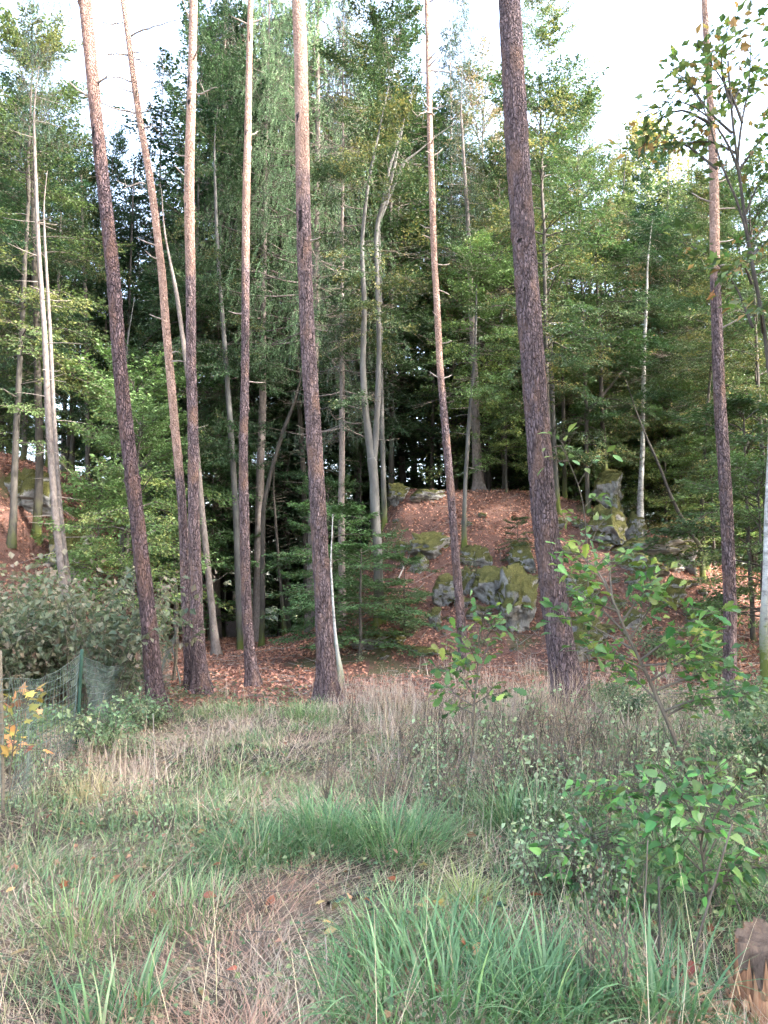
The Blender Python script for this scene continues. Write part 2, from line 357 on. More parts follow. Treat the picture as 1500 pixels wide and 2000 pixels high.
def pine(label, pix, orange, D=None, top=19, scars=(), stubs=10, twigs=(), seed=0, knots=8, tone=(1., 1., 1.)):
    r = np.random.default_rng(100+seed); base = hit(pix[0][0], pix[0][1]) if D is None else at(pix[0][0], pix[0][1], D); D = base[1]
    P = trunk_path(pix, D, top)
    P = np.concatenate([P[:1]+A([[0, 0, -.25, P[0, 3]*.12]]), P])
    P[1, 3] *= 1.04
    n = 420; Q = resample(P, n); s = 28; th = np.arange(s)/s*2*math.pi
    Q[:, :2] += (np.stack([fbm(np.stack([Q[:, 2]*.35, Q[:, 2]*0, Q[:, 2]*0+j], 1), seed, 2) for j in (3, 9)], 1)-.5)*.06
    zz = Q[:, 2:3]-base[2]
    dirs = np.stack([np.cos(th)[None]*4+0*zz, np.sin(th)[None]*4+0*zz, zz*1.2+0*th[None]], -1)
    dirf = np.stack([np.cos(th)[None]*Q[:, 3:4]*26, np.sin(th)[None]*Q[:, 3:4]*26, zz*11+0*th[None]], -1)
    z0 = EYE+(1150-orange)/F*D; om = sstep(z0-1.8, z0+1.8, Q[:, 2]+(fbm(np.stack([Q[:, 2]*.8, Q[:, 2]*0, Q[:, 2]*0], 1), seed+4)-.5)*3)
    disp = Q[:, 3:4]*((fbm(dirs, seed)-.5)*.14+(fbm(dirf, seed+3, 2)-.5)*.16*(1-.7*om[:, None]))
    disp += Q[:, 3:4]*np.exp(-zz/.26)*(.38+.5*(np.cos(th*4+seed)*.5+.5))[None]*(zz > -.3)
    for k in range(knots):
        kz = r.integers(30, 300); ka = r.integers(0, s); dz = (np.arange(n)-kz)[:, None]*(Q[1, 2]-Q[0, 2]+.04); da = np.minimum((np.arange(s)-ka) % s, (ka-np.arange(s)) % s)[None]
        disp += .022*np.exp(-(dz/.07)**2-(da/2.2)**2)
    pa2 = np.repeat(om[:, None], s, 1)
    for (sx_, sy_, wpx, hpx) in scars:
        zc = at(sx_, sy_, D); V = math.atan2(0, 1)
        T = unit(np.gradient(Q[:, :3], axis=0)); U = unit(np.cross(T, A([[1., 0, 0]]))) if abs(T[0, 2]) > .9 else None
        W_ = np.cross(T, U); pos = Q[:, None, :3]+Q[:, 3, None, None]*(np.cos(th)[None, :, None]*U[:, None]+np.sin(th)[None, :, None]*W_[:, None])
        ok = (pos[..., 1] < Q[:, None, 1]) & (np.abs(pos[..., 0]-zc[0]) < wpx*D/F*(.6+.5*r.random(pos.shape[:2]))) & (np.abs(pos[..., 2]-zc[2]) < hpx*D/F*(.6+.6*r.random(pos.shape[:2])))
        pa2[ok] = -1
    o = thing('pine_tree', label, 'tree', base, 'tall bare pine trunks on the meadow edge')
    mb = MB(); tube(mb, Q[:, :3], Q[:, 3], s, disp=disp)
    mb.pa = [np.r_[pa2.ravel(), pa2[-1, 0]]]
    tk = mb.obj('trunk', PINE, o, offset=base); tk.color = tone+(1,)
    st = MB()
    for k in range(stubs):
        i = r.integers(120, 330); p = Q[i, :3]; a = r.uniform(math.pi, 2*math.pi) if r.random() < .5 else r.choice([0, math.pi])+r.normal(0, .4)
        d = A([math.cos(a), math.sin(a), r.uniform(-.1, .5)]); L = r.uniform(.08, .3)
        b = MB(); tube(b, A([p+d*Q[i, 3]*.8, p+d*(Q[i, 3]+L*.5), p+d*(Q[i, 3]+L)+A([0, 0, r.uniform(-.03, .06)])]), A([.016, .012, .006]), 5); b.obj('branch_stub', DEADW, tk, offset=base)
    for tw in twigs:                             # dead branches traced as pixel paths
        pts = resample(A([at(x, y, D-.1*k) for k, (x, y) in enumerate(tw)]), 9); b = MB(); tube(b, pts+r.normal(0, .012, pts.shape), np.linspace(.017, .005, 9), 5)
        for j in range(4):
            i = r.integers(3, 8); e = pts[i]+unit(r.normal(0, 1, 3)+A([0, 0, .3]))*r.uniform(.1, .3); sticks(b, pts[i:i+1], e[None], .006, .003)
        b.obj('dead_branch', DEADW, tk, offset=base)
    tp = Q[-1, :3]; m1, m2 = NC[seed % 2]
    for nm, m in (('needles', m1), ('limbs', m2)):
        c = link(nm, m, o); c.location = tuple(tp-base-A([0, 0, 4.4])); c.rotation_euler.z = seed*1.3; c.scale = (1.05, 1.05, 1.1)
        if nm == 'needles': c['kind'] = 'stuff'
    return o, Q, base
pine('dark pine trunk with blackish lower bark, standing where the fence meets the path', [(318, 1412, 36), (302, 1350, 33), (293, 1210, 30), (267.5, 1000, 28), (228, 650, 26.5), (199.5, 350, 24.5), (167.5, 0, 24)], 250, top=20, scars=[(187, 265, 3, 14), (190, 300, 3, 12)], stubs=5, seed=1, tone=(.68, .64, .66))
pine('thinnest leaning pine with dead side twigs, crossing behind a straighter pine', [(374, 1345, 18), (366, 1220, 17), (357, 1000, 17), (332.5, 700, 15.5), (316, 525, 15), (290.5, 350, 14), (263, 175, 12), (238, 0, 9)], 900, top=17, stubs=16, seed=2,
     twigs=[[(262, 158), (222, 150), (190, 158)], [(250, 105), (212, 104), (188, 103)], [(243, 45), (215, 48), (190, 38)], [(265, 222), (215, 208), (150, 182)], [(254, 68), (300, 52), (350, 38)], [(284, 360), (262, 358), (242, 368)], [(281, 250), (300, 244)], [(258, 110), (275, 122), (290, 130)]])
pine('straight pine with orange upper bark, pale trunk leaning away behind it', [(394, 1352, 32), (391, 1330, 28), (385, 1210, 24.5), (379, 1000, 22), (371, 700, 19.5), (372, 350, 19), (377.5, 0, 15)], 450, top=19, scars=[(370, 165, 2.5, 14), (371, 205, 3, 5), (369, 600, 3, 4), (364, 405, 2, 4)], stubs=8, seed=3, twigs=[[(384, 185), (405, 178), (424, 168)], [(370, 40), (362, 15), (352, -10)]])
pine('slim pine with salmon upper bark at the end of the grass path', [(495, 1343, 24), (490, 1315, 21), (483, 1210, 20), (477, 1000, 19), (476, 700, 15.5), (481, 350, 15), (491, 0, 10.5)], 470, top=18, scars=[(482, 262, 2, 5)], stubs=12, seed=4)
pine('pine with a long black scar and flaking orange bark beside the leaf covered slope', [(643, 1372, 42), (641, 1350, 36), (632, 1175, 33), (621, 1000, 31.5), (604.6, 700, 29), (597, 525, 29), (591, 350, 27), (584, 0, 25.5)], 380, top=20, scars=[(588, 436, 4.5, 22), (582, 236, 3, 10), (592, 500, 3, 12)], stubs=12, seed=5)
pine('slender pine with bright orange upper stem in front of the mossy rocks', [(906, 1312, 20), (904, 1290, 17.5), (895.5, 1175, 17), (882, 1000, 15), (870.5, 860, 15), (858, 700, 12.5), (849.5, 525, 12), (843, 350, 12), (837, 105, 10), (835, 0, 9)], 700, top=19, stubs=26, seed=6,
     twigs=[[(836, 3), (860, -5), (890, 5)], [(846, 215), (870, 205)], [(840, 140), (862, 138), (880, 140)], [(846, 225), (830, 218), (812, 230)]])
pine('thickest pine, rough purple-grey bark all the way up, dry grass at its foot', [(1116, 1398, 62), (1103, 1315, 55), (1083, 1175, 51), (1062, 1000, 47.5), (1050, 825, 47), (1040, 700, 47), (1012, 350, 45), (994.5, 0, 43)], -900, top=21, scars=[(1020, 572, 5, 5), (1012, 478, 4, 3), (1072, 952, 4, 5)], stubs=4, seed=7, knots=12, tone=(.88, .88, .9))
pine('pine behind the crooked sapling, pale pinkish upper bark', [(1428, 1400, 25), (1426, 1315, 23), (1425, 1175, 25), (1417, 1000, 23.5), (1411, 860, 24), (1402, 700, 21.5), (1397, 525, 19), (1393.6, 350, 17.5), (1384, 175, 13), (1373.5, 0, 11)], 560, D=11.6, top=20, scars=[(1395, 300, 3, 6)], stubs=14, seed=8, twigs=[[(1393, 290), (1420, 280)], [(1383, 148), (1365, 150), (1345, 162)]])

# ------------------------------------------------------------------ forest tree kinds (shared meshes)
def twist(n, r): return r.normal(0, 1, n)
def pal(r, n, P, base, warm, amt, seed, spread=.35):
    """leaf colours: a base green, warm autumn colour in patches"""
    k = fbm(P*.55, seed, 3); mixv = np.clip(sstep(1-amt-.22, 1-amt+.12, k+r.normal(0, .09, n)), 0, 1)[:, None]
    br = (1+spread*(r.random((n, 1))*2-1))*(.75+.5*fbm(P*1.3, seed+5, 2))[:, None]
    return (lin(base, .88)*(1-mixv)+lin(warm, .85)*mixv)*br*.68
def broadleaf(seed, H, Rc, cb, nprim=44, nsec=12, nleaf=34, ll=.112, base=(80, 112, 64), warm=(160, 150, 70), amt=.15, r0=.11, bark=None, lean=.3, rise=(-.1, 1.05), flat=.5, shape=.75, trunk_top=.97, fork=False, lw=.68):
    r = np.random.default_rng(seed); tr = MB(); tw = MB(); lf = MB()
    zt = np.linspace(0, 1, 26); tx = np.cumsum(r.normal(0, lean*.06, (26, 2)), 0)*(H/18); tx -= tx[:1]
    TP = np.c_[tx, zt*H*trunk_top-.1]; tube(tr, TP, r0*(1-zt)**.8*(1+.5*np.exp(-zt*40))+.012, 10, pa=np.exp(-zt*9)*.7)
    def trunk_at(t): return np.stack([np.interp(t, zt, TP[:, j]) for j in range(3)], -1)
    t = np.sort(cb+(0.985-cb)*r.random(nprim)**.85); az = np.arange(nprim)*2.399+r.normal(0, .5, nprim)
    u = (t-cb)/(1-cb); prof = np.clip(np.interp(u, [0, .15, .45, .8, 1], [.75, .95, 1, .78, .42])**shape, .1, 1.2)*r.uniform(.65, 1.2, nprim)
    L = Rc*prof; el = rise[0]+(rise[1]-rise[0])*u**1.6+r.normal(0, .14, nprim)
    d = np.stack([np.cos(az)*np.cos(el), np.sin(az)*np.cos(el), np.sin(el)], 1); s0 = trunk_at(t/1.0)
    s = np.linspace(0, 1, 7); curve = -.16*s**2.2+.06*np.sin(s*5)
    PP = s0[:, None]+d[:, None]*L[:, None, None]*s[None, :, None]; PP[..., 2] += L[:, None]*curve[None]*(1-.6*u[:, None])
    PP += np.cumsum(r.normal(0, .018, PP.shape), 1)*L[:, None, None]
    for k in range(nprim): tube(tr, PP[k], np.linspace(.012+.02*L[k]/3, .005, 7), 4, cap=False)
    sk = np.linspace(.16, 1, nsec)[None]*np.ones((nprim, 1))+r.normal(0, .02, (nprim, nsec)); sk = np.clip(sk, .05, 1)
    idx = np.clip((sk*6).astype(int), 0, 5); fr = sk*6-idx; kk = np.arange(nprim)[:, None]
    S0 = PP[kk, idx]*(1-fr[..., None])+PP[kk, idx+1]*fr[..., None]
    side = np.where((np.arange(nsec) % 2) == 0, 1., -1.)[None]*r.uniform(.5, 1.2, (nprim, nsec)); side[:, -1] = 0
    a2 = az[:, None]+side; l2 = L[:, None]*(.5-.32*sk)*r.uniform(.6, 1.2, sk.shape)+.22
    e2 = np.clip(el[:, None]*.6, -.3, .8)+r.normal(0, .16, sk.shape)-.05
    D2 = np.stack([np.cos(a2)*np.cos(e2), np.sin(a2)*np.cos(e2), np.sin(e2)], -1).reshape(-1, 3)
    S0 = S0.reshape(-1, 3); l2 = l2.reshape(-1); S1 = S0+D2*l2[:, None]+A([0, 0, -1])*(l2**2*.10)[:, None]
    sticks(tw, S0, S1, .007, .003)
    ns = len(S0); uu = (np.arange(nleaf)+.5)/nleaf; U = np.clip(uu[None]*.95+.08+r.normal(0, .03, (ns, nleaf)), 0, 1.08)
    # side shoots give the spray its breadth
    sidev = unit(np.cross(D2, A([0, 0, 1.]))); wdt = (np.sin(np.pi*np.clip(U, .05, 1)**.8)*.30*l2[:, None]+.05)*r.uniform(-1, 1, U.shape)
    P = S0[:, None]+(S1-S0)[:, None]*U[..., None]+sidev[:, None]*wdt[..., None]+A([0, 0, 1])*(r.normal(0, .045, U.shape)-.08*np.abs(wdt))[..., None]
    P = P.reshape(-1, 3); n = len(P)
    LD = unit(np.repeat(D2, nleaf, 0)+np.repeat(sidev, nleaf, 0)*np.sign(wdt).reshape(-1, 1)*.8+r.normal(0, .35, (n, 3))+A([0, 0, -.25]))
    N = A([0, 0, 1.])+r.normal(0, flat, (n, 3))
    ls = ll*r.uniform(.65, 1.2, n)
    leaves(lf, P-LD*ls[:, None]*.5, LD, N, ls, ls*lw, pal(r, n, P, base, warm, amt, seed))
    return [('trunk', tr.mesh('trunk', bark or MIDB)), ('twigs', tw.mesh('twigs', TWIG)), ('crown', lf.mesh('crown', LEAF, False))], H
def conifer(seed, H, Rc, cb, nprim=110, nhang=13, nneed=15, hang=.55, base=(96, 116, 84), droop=.3, bark=None, r0=.16, dead=30, nl=.075, sideways=0.):
    r = np.random.default_rng(seed); tr = MB(); tw = MB(); lf = MB()
    zt = np.linspace(0, 1, 22); TP = np.c_[np.cumsum(r.normal(0, .012, (22, 2)), 0), zt*H-.1]; tube(tr, TP, r0*(1-zt)**.85*(1+.4*np.exp(-zt*40))+.008, 10)
    t = np.sort(cb+(.995-cb)*r.random(nprim)); az = np.arange(nprim)*2.399+r.normal(0, .4, nprim); u = (t-cb)/(1-cb)
    L = Rc*(1-u)**.75*r.uniform(.7, 1.15, nprim)+.18; x0 = np.interp(t, zt, TP[:, 0]); y0 = np.interp(t, zt, TP[:, 1]); z0 = t*H-.1
    hd = np.stack([np.cos(az), np.sin(az), 0*az], 1); s = np.linspace(0, 1, 6)
    dz = (-droop*s[None]+droop*.75*s[None]**2.4+.25*u[:, None]*s[None])*L[:, None]
    PP = np.stack([x0, y0, z0], 1)[:, None]+hd[:, None]*(L[:, None]*s[None])[..., None]; PP[..., 2] += dz
    for k in range(nprim): tube(tr, PP[k], np.linspace(.012+.008*L[k], .005, 6), 4, cap=False)
    sk = np.clip(np.linspace(.12, 1, nhang)[None]+r.normal(0, .03, (nprim, nhang)), .05, 1); kk = np.arange(nprim)[:, None]; idx = np.clip((sk*5).astype(int), 0, 4); fr = sk*5-idx
    S0 = PP[kk, idx]*(1-fr[..., None])+PP[kk, idx+1]*fr[..., None]
    sv = np.stack([-np.sin(az), np.cos(az), 0*az], 1)[:, None]*(r.uniform(-1, 1, sk.shape)*(.12+.28*L[:, None]*(1-.6*sk)))[..., None]
    hl = hang*r.uniform(.35, 1.15, sk.shape)*(.4+.6*np.minimum(L[:, None]/1.6, 1))
    hv = A([0, 0, -1.])+r.normal(0, .16, (*sk.shape, 3))+hd[:, None]*(.25+sideways*.8)+unit(sv+1e-6)*sideways
    S0b = (S0+sv).reshape(-1, 3); S0 = S0.reshape(-1, 3); HV = unit(hv.reshape(-1, 3)); hl = hl.reshape(-1); S1 = S0b+HV*hl[:, None]
    sticks(tw, S0, S0b, .006, .004); sticks(tw, S0b, S1, .004, .002)
    ns = len(S0); U = (np.arange(nneed)+r.random((ns, nneed)))/nneed
    P = (S0b[:, None]+(HV*hl[:, None])[:, None]*U[..., None]).reshape(-1, 3); n = len(P)
    D = unit(np.repeat(HV, nneed, 0)*.8+r.normal(0, .65, (n, 3))); ls = nl*r.uniform(.7, 1.3, n)
    c = .8*lin(base, .95)*(r.uniform(.6, 1.35, (n, 1)))*(.7+.6*fbm(P*.8, seed, 2))[:, None]
    leaves(lf, P, D, r.normal(0, 1, (n, 3)), ls, ls*.32, c, 0)
    if dead:
        a = r.uniform(0, 6.3, dead); zz = r.uniform(.12, cb+.1, dead)*H; b = np.stack([0*a, 0*a, zz], 1); e = b+np.stack([np.cos(a), np.sin(a), r.uniform(-.35, .1, dead)], 1)*r.uniform(.3, 1.1, dead)[:, None]
        sticks(tw, b, e, .012, .004)
    return [('trunk', tr.mesh('trunk', bark or SPRUCEB)), ('twigs', tw.mesh('twigs', TWIG)), ('crown', lf.mesh('crown', NEEDLE, False))], H
def weeping(seed, H, Rc, cb):
    r = np.random.default_rng(seed); tr = MB(); lf = MB(); zt = np.linspace(0, 1, 20); TP = np.c_[np.cumsum(r.normal(0, .03, (20, 2)), 0), zt*H]; tube(tr, TP, .12*(1-zt)**.8+.01, 10, pa=0*zt)
    n = 60; t = cb+(1-cb)*r.random(n); az = np.arange(n)*2.4; L = Rc*np.clip(1.15-t, .15, .8)*1.6; s = np.linspace(0, 1, 6)
    P0 = np.stack([np.interp(t, zt, TP[:, k]) for k in range(3)], 1); hd = np.stack([np.cos(az), np.sin(az), 0*az], 1)
    PP = P0[:, None]+hd[:, None]*(L[:, None]*s)[..., None]; PP[..., 2] += L[:, None]*(.9*s-.75*s**2)[None]
    for k in range(n): tube(tr, PP[k], np.linspace(.02, .005, 6), 4, cap=False)
    m = 16; S0 = PP[np.arange(n)[:, None], r.integers(2, 6, (n, m))].reshape(-1, 3)+r.normal(0, .2, (n*m, 3)); hl = r.uniform(.5, 1.6, n*m); q = 26
    P = S0[:, None]+A([0, 0, -1.])*(hl[:, None]*(np.arange(q)/q)[None])[..., None]+r.normal(0, .035, (n*m, q, 3)); P = P.reshape(-1, 3)
    D = unit(r.normal(0, .6, P.shape)+A([0, 0, -.8])); ls = r.uniform(.07, .11, len(P))
    leaves(lf, P, D, r.normal(0, 1, P.shape), ls, ls*.75, pal(r, len(P), P, (128, 142, 70), (185, 165, 75), .3, seed))
    return [('trunk', tr.mesh('trunk', BIRCHB)), ('crown', lf.mesh('crown', LEAF, False))], H
K = {}
K['beech0'] = broadleaf(201, 18, 3.2, .12, 62, 13, 40, amt=.18)
K['beech1'] = broadleaf(202, 18, 3.0, .2, 58, 13, 40, base=(78, 106, 60), amt=.26)
K['beech2'] = broadleaf(203, 18, 3.4, .12, 60, 13, 38, base=(94, 118, 68), warm=(176, 156, 82), amt=.26)
K['dark0'] = broadleaf(204, 18, 3.1, .16, 58, 13, 40, base=(58, 90, 56), warm=(98, 124, 62), amt=.15, bark=DARKB)
K['autumn'] = broadleaf(205, 16, 3.0, .2, 50, 12, 30, base=(108, 122, 74), warm=(172, 142, 108), amt=.4)
K['yellow'] = broadleaf(206, 18, 2.8, .18, 50, 12, 32, base=(100, 122, 62), warm=(150, 152, 72), amt=.26)
K['under0'] = broadleaf(207, 6, 2.0, .08, 34, 11, 30, ll=.1, base=(116, 150, 74), warm=(178, 186, 84), amt=.2, r0=.045, rise=(-.05, .7))
K['under1'] = broadleaf(208, 6, 1.7, .12, 30, 11, 30, ll=.1, base=(84, 118, 62), warm=(150, 160, 66), amt=.08, r0=.04, rise=(-.1, .7))
K['spruce0'] = conifer(301, 22, 2.5, .36, 150, 18, 32, hang=.7, base=(100, 128, 84), nl=.07)
K['spruce1'] = conifer(302, 20, 2.3, .30, 110, 14, 15, hang=.55, base=(70, 92, 72))
K['fir'] = conifer(303, 20, 2.2, .22, 130, 14, 14, hang=.4, base=(60, 84, 64), sideways=1.1, droop=.15)
K['birch'] = weeping(304, 17, 2.6, .45)
def tree(kind, name, label, group, px=None, D=None, top=None, x=None, rz=None, wide=1.0, h=None, base_py=None, base=None):
    parts, H = K[kind]
    if base is None: base = hit(px, base_py) if base_py else ground((px-CX)/F*D/1.0, D)
    if base_py is None and px is not None: base = ground(at(px, 1000, D)[0], D)
    hh = h if h else min(at(px, top, base[1])[2]-base[2], 29)
    s = hh/H; wide = min(wide, max(1.4/s, .8)) if H > 10 else wide; o = thing(name, label, 'tree', base, group, R.uniform(0, 6.28) if rz is None else rz, (s*wide, s*wide, s))
    for nm, m in parts:
        c = link(nm, m, o)
        if nm in ('crown', 'twigs'): c['kind'] = 'stuff'
    return o
G1 = 'forest trees behind the meadow'
# -- trees whose tops draw the skyline
tree('yellow', 'beech_tree', 'yellowing beech whose crown is nearest the fence corner', G1, 25, 18.5, 55, wide=1.0, rz=.4)
tree('beech1', 'beech_tree', 'beech with lower rounded top beside the yellowing beech', G1, 95, 22, 190, wide=.75)
tree('dark0', 'beech_tree', 'dark green beech low in the gap under open sky', G1, 195, 26, 265, wide=.6)
tree('fir', 'fir_tree', 'narrow dark fir behind the thin pine with dead twigs', G1, 290, 27, 75, wide=.6)
tree('beech0', 'beech_tree', 'tall green beech between the two orange pine stems', G1, 372, 24, 10, wide=.6)
tree('spruce1', 'spruce_tree', 'tall dark spruce behind the salmon stemmed slim pine', G1, 425, 25, -90, wide=.9)
tree('spruce0', 'spruce_tree', 'big pale green weeping spruce behind the scarred pine', G1, 610, 20.5, -240, wide=.95, rz=1.0)
tree('spruce0', 'spruce_tree', 'pale weeping spruce just left of the scarred pine stem', G1, 505, 23, -150, wide=.85, rz=3.0)
tree('spruce1', 'spruce_tree', 'greyish spruce hanging over the forked beech', G1, 668, 18.5, -10, wide=.7, rz=2.0)
tree('beech0', 'beech_tree', 'beech with an airy top above the forked grey beech', G1, 765, 25, 35, wide=.85)
tree('fir', 'fir_tree', 'conifer with a narrow grey green top behind the slender pine', G1, 890, 28, 30, wide=.8)
tree('autumn', 'beech_tree', 'beech with brownish top between slender and thickest pine', G1, 955, 26, 130, wide=.75)
tree('beech1', 'beech_tree', 'olive beech leaning out from behind the thickest pine', G1, 1075, 19, 75, wide=.85, rz=.5)
tree('beech2', 'beech_tree', 'broad beech with thin airy side sprays against the sky', G1, 1150, 21, 185, wide=.75, rz=2.2)
tree('yellow', 'beech_tree', 'yellow topped beech below the far birch', G1, 1195, 24, 320, wide=.85)
tree('birch', 'birch_tree', 'far weeping birch with pale hanging twigs against the sky', None, 1292, 31, 235, wide=1.15)
tree('beech0', 'beech_tree', 'green beech in front of the weeping birch trunk', G1, 1300, 25, 420, wide=.9)
tree('autumn', 'beech_tree', 'beech with pinkish orange sprays right of the thickest pine', G1, 1190, 23.5, 430, wide=1.1, rz=1.1)
for lab, px, D_, tp, kd, wd in [('bushy green beech wedged behind the orange sprayed beech', 1130, 26, 300, 'beech0', 1.2), ('round dark beech below the weeping birch', 1255, 27, 430, 'dark0', 1.3), ('olive beech filling the gap beside the pinkish pine', 1345, 24, 450, 'beech1', 1.2), ('low yellowish beech behind the pinkish pine stem', 1400, 26, 400, 'yellow', 1.2), ('green beech closing the wood behind the maple', 1470, 24, 420, 'beech0', 1.2), ('dark beech in the gap right of the rock pinnacle', 1300, 30, 400, 'dark0', 1.4), ('dense beech behind the crest between the two pines', 985, 25, 260, 'beech1', 1.1), ('dark beech standing in the gap behind the slim pine', 480, 26, 150, 'dark0', 1.1), ('dark beech behind the pale spruce pair', 130, 27, 330, 'dark0', 1.2), ('dark leafy beech above the leafy bank', 40, 25, 250, 'dark0', 1.1), ('dark beech behind the thin leaning pine', 235, 28, 320, 'dark0', 1.1), ('green beech over the shaded hollow', 560, 27, 200, 'beech0', 1.1)]:
    tree(kd, 'beech_tree', lab, G1, px, D_, tp, wide=wd)
tree('beech2', 'beech_tree', 'yellowish beech behind the pale pinkish pine', G1, 1420, 22, 330, wide=.9)
tree('beech1', 'beech_tree', 'beech at the wood edge beyond the maple', G1, 1495, 19, 300, wide=.9)
tree('beech2', 'beech_tree', 'low olive beech over the rocky ledge', G1, 1330, 23.5, 560, wide=1.15)
# -- the wood behind
MARKS = [(-60, 'past the end of the wire fence'), (60, 'behind the leafy bank'), (150, 'behind the pale spruce pair'), (270, 'behind the dark barked pine'), (370, 'behind the thin leaning pine'), (440, 'behind the straight orange pine'), (540, 'behind the slim salmon pine'), (660, 'behind the scarred pine'), (790, 'behind the forked beech'), (900, 'behind the moss capped boulder'), (1000, 'behind the leafy crest'), (1120, 'behind the thickest pine'), (1230, 'behind the rock pinnacle'), (1340, 'behind the mossy ledge'), (1450, 'behind the pinkish pine'), (1600, 'beyond the maple')]
def where(px): return next((t_ for x_, t_ in MARKS if px < x_), 'beyond the birch trunk')
LOOK = {'dark0': 'dark leaved beech', 'beech0': 'green beech', 'beech1': 'olive green beech', 'spruce1': 'dark spruce'}
def deep(D): return 'at the near edge of the wood' if D < 29 else 'some way into the wood' if D < 39 else 'deep in the wood'
fill = 'beech stem with its crown among many in the dark wood behind'
rr = np.random.default_rng(77)
sky_x = [-400, 0, 60, 130, 235, 285, 340, 700, 830, 960, 1090, 1210, 1230, 1380, 1900]; sky_y = [60, 70, 70, 230, 300, 120, 20, 60, 120, 200, 160, 330, 400, 430, 380]
kinds = ['dark0', 'beech0', 'beech1', 'dark0', 'spruce1', 'dark0']
for D in (27, 31, 36, 43, 52):
    npx = int(8+D*.25); xs = np.linspace(-350, 1850, npx)+rr.uniform(-60, 60, npx)
    for px in xs:
        d = D+rr.uniform(-2, 2); tp = max(np.interp(px+j, sky_x, sky_y) for j in (-95, -50, 0, 50, 95))+rr.uniform(15, 300)
        kd = kinds[rr.integers(0, 6)]
        nm = 'spruce_tree' if kd == 'spruce1' else 'beech_tree'
        tree(kd, nm, LOOK[kd]+' '+deep(d)+', '+where(px), 'wood behind, '+('spruces' if kd == 'spruce1' else 'beeches'), px, d, tp, wide=1.25*min(1.3, max(.75, 400/(tp+250)*.9+.35)))
# -- unseen trees off to the sides, most added to shade the meadow and rocks
sd = [(16, 21.5, 15, 'beech0'), (11.2, 13.6, 15, 'beech1'), (13.5, 14.8, 13, 'dark0'), (15.5, 12, 18, 'beech0'), (-14, 17, 18, 'dark0'), (-13, 10, 17, 'beech1'), (12.5, 8, 18, 'beech2'), (12, 4.5, 18, 'beech0'), (13.5, 1, 19, 'beech1'), (12, -2.5, 18, 'beech0'), (14, -6, 20, 'dark0'), (17, -1, 20, 'dark0'), (17, 3.5, 20, 'beech1'), (17.5, 7, 20, 'beech0'), (11, -6.5, 18, 'beech2'), (16, -10, 20, 'beech0')]
for k, (x, y, h, kd) in enumerate(sd):
    tree(kd, 'beech_tree', 'unseen beech added beside the meadow', 'unseen beeches added beside the meadow', base=ground(x, y), h=h, wide=1.05 if y > 0 else 1.25)

# ------------------------------------------------------------------ single stems of the middle distance, traced from root to top
def leader(Q):
    d = unit(Q[-1, :3]-Q[-2, :3])+A([0, 0, .15]); L = max(1.5, Q[-1, 3]*55); return np.concatenate([Q, [np.r_[Q[-1, :3]+d*L*.5, Q[-1, 3]*.55], np.r_[Q[-1, :3]+d*L+A([.06, .05, 0])*L, .006]]])
def stem(name, label, pix, D, barkm, kind=None, kh=15, group=None, forks=(), dead=0, seed=0, moss=1.0, kscale=1.0, crown_z=0, sides=12, dD=0):
    r = np.random.default_rng(500+seed); P = trunk_path(pix, D, None, dD); b0 = ground(P[0, 0], P[0, 1]); base = A([P[0, 0], P[0, 1], b0[2]])
    P = np.concatenate([[[base[0], base[1], base[2]-.2, P[0, 3]*1.35]], P if P[0, 2] > base[2]-.1 else P[1:]])
    if not forks: P = leader(P)
    o = thing(name, label, 'tree', base, group)
    mb = MB()
    def one(Q, n):
        Q = resample(Q, n); th = np.arange(sides)/sides*2*math.pi; zz = Q[:, 2:3]
        dirs = np.stack([np.cos(th)[None]*2+0*zz, np.sin(th)[None]*2+0*zz, zz*2+0*th[None]], -1)
        tube(mb, Q[:, :3], Q[:, 3], sides, disp=Q[:, 3:4]*((fbm(dirs, seed)-.5)*.3+np.exp(-(zz-base[2])/.25).clip(0, 3)*(.2+.3*np.cos(th*3+seed)[None])), pa=np.exp(-np.clip(Q[:, 2]-base[2], 0, 9)/1.2)*moss)
        return Q
    Q = one(P, 70)
    for f in forks: one(leader(trunk_path(f, D, None, dD)), 40)
    mb.obj('trunk', barkm, o, offset=base)
    if dead:
        b = MB()
        for k in range(dead):
            i = r.integers(10, 66); a = r.uniform(0, 6.3); d = A([math.cos(a), math.sin(a)*.6, r.uniform(-.3, .15)]); L = r.uniform(.25, .9); pts = Q[i, :3]+np.linspace(0, 1, 5)[:, None]*d*L+A([[0, 0, 1]])*(np.linspace(0, 1, 5)[:, None]**2*r.uniform(-.12, .1)); tube(b, pts, np.linspace(.011, .003, 5), 4)
        x = b.obj('dead_twigs', DEADW, o, offset=base); x['kind'] = 'stuff'
    if kind:
        parts, H = K[kind]
        for nm, m in parts:
            if nm == 'trunk': continue
            c = link(nm, m, o); s = kh/H; c.scale = (s*kscale, s*kscale, s); c.rotation_euler.z = r.uniform(0, 6); c['kind'] = 'stuff'
            c.location = (Q[-1, 0]-base[0], Q[-1, 1]-base[1], crown_z)
    return o
stem('spruce_tree', 'pale straight spruce stem with dead side twigs, beside the leafy bank behind the brambles', [(129, 1185, 17), (125, 1150, 16), (107, 1000, 13), (95, 825, 12), (87, 650, 10), (75, 480, 8), (68, 300, 6)], 15.5, SPRUCEB, 'spruce1', 11, dead=34, seed=1, kscale=.7, crown_z=8)
stem('spruce_tree', 'thinner pale stem standing close behind the pale spruce', [(139, 1180, 10), (136, 1150, 9), (118, 1000, 9), (106, 825, 8), (98, 650, 7), (88, 480, 5)], 16.2, SPRUCEB, seed=2, dead=10)
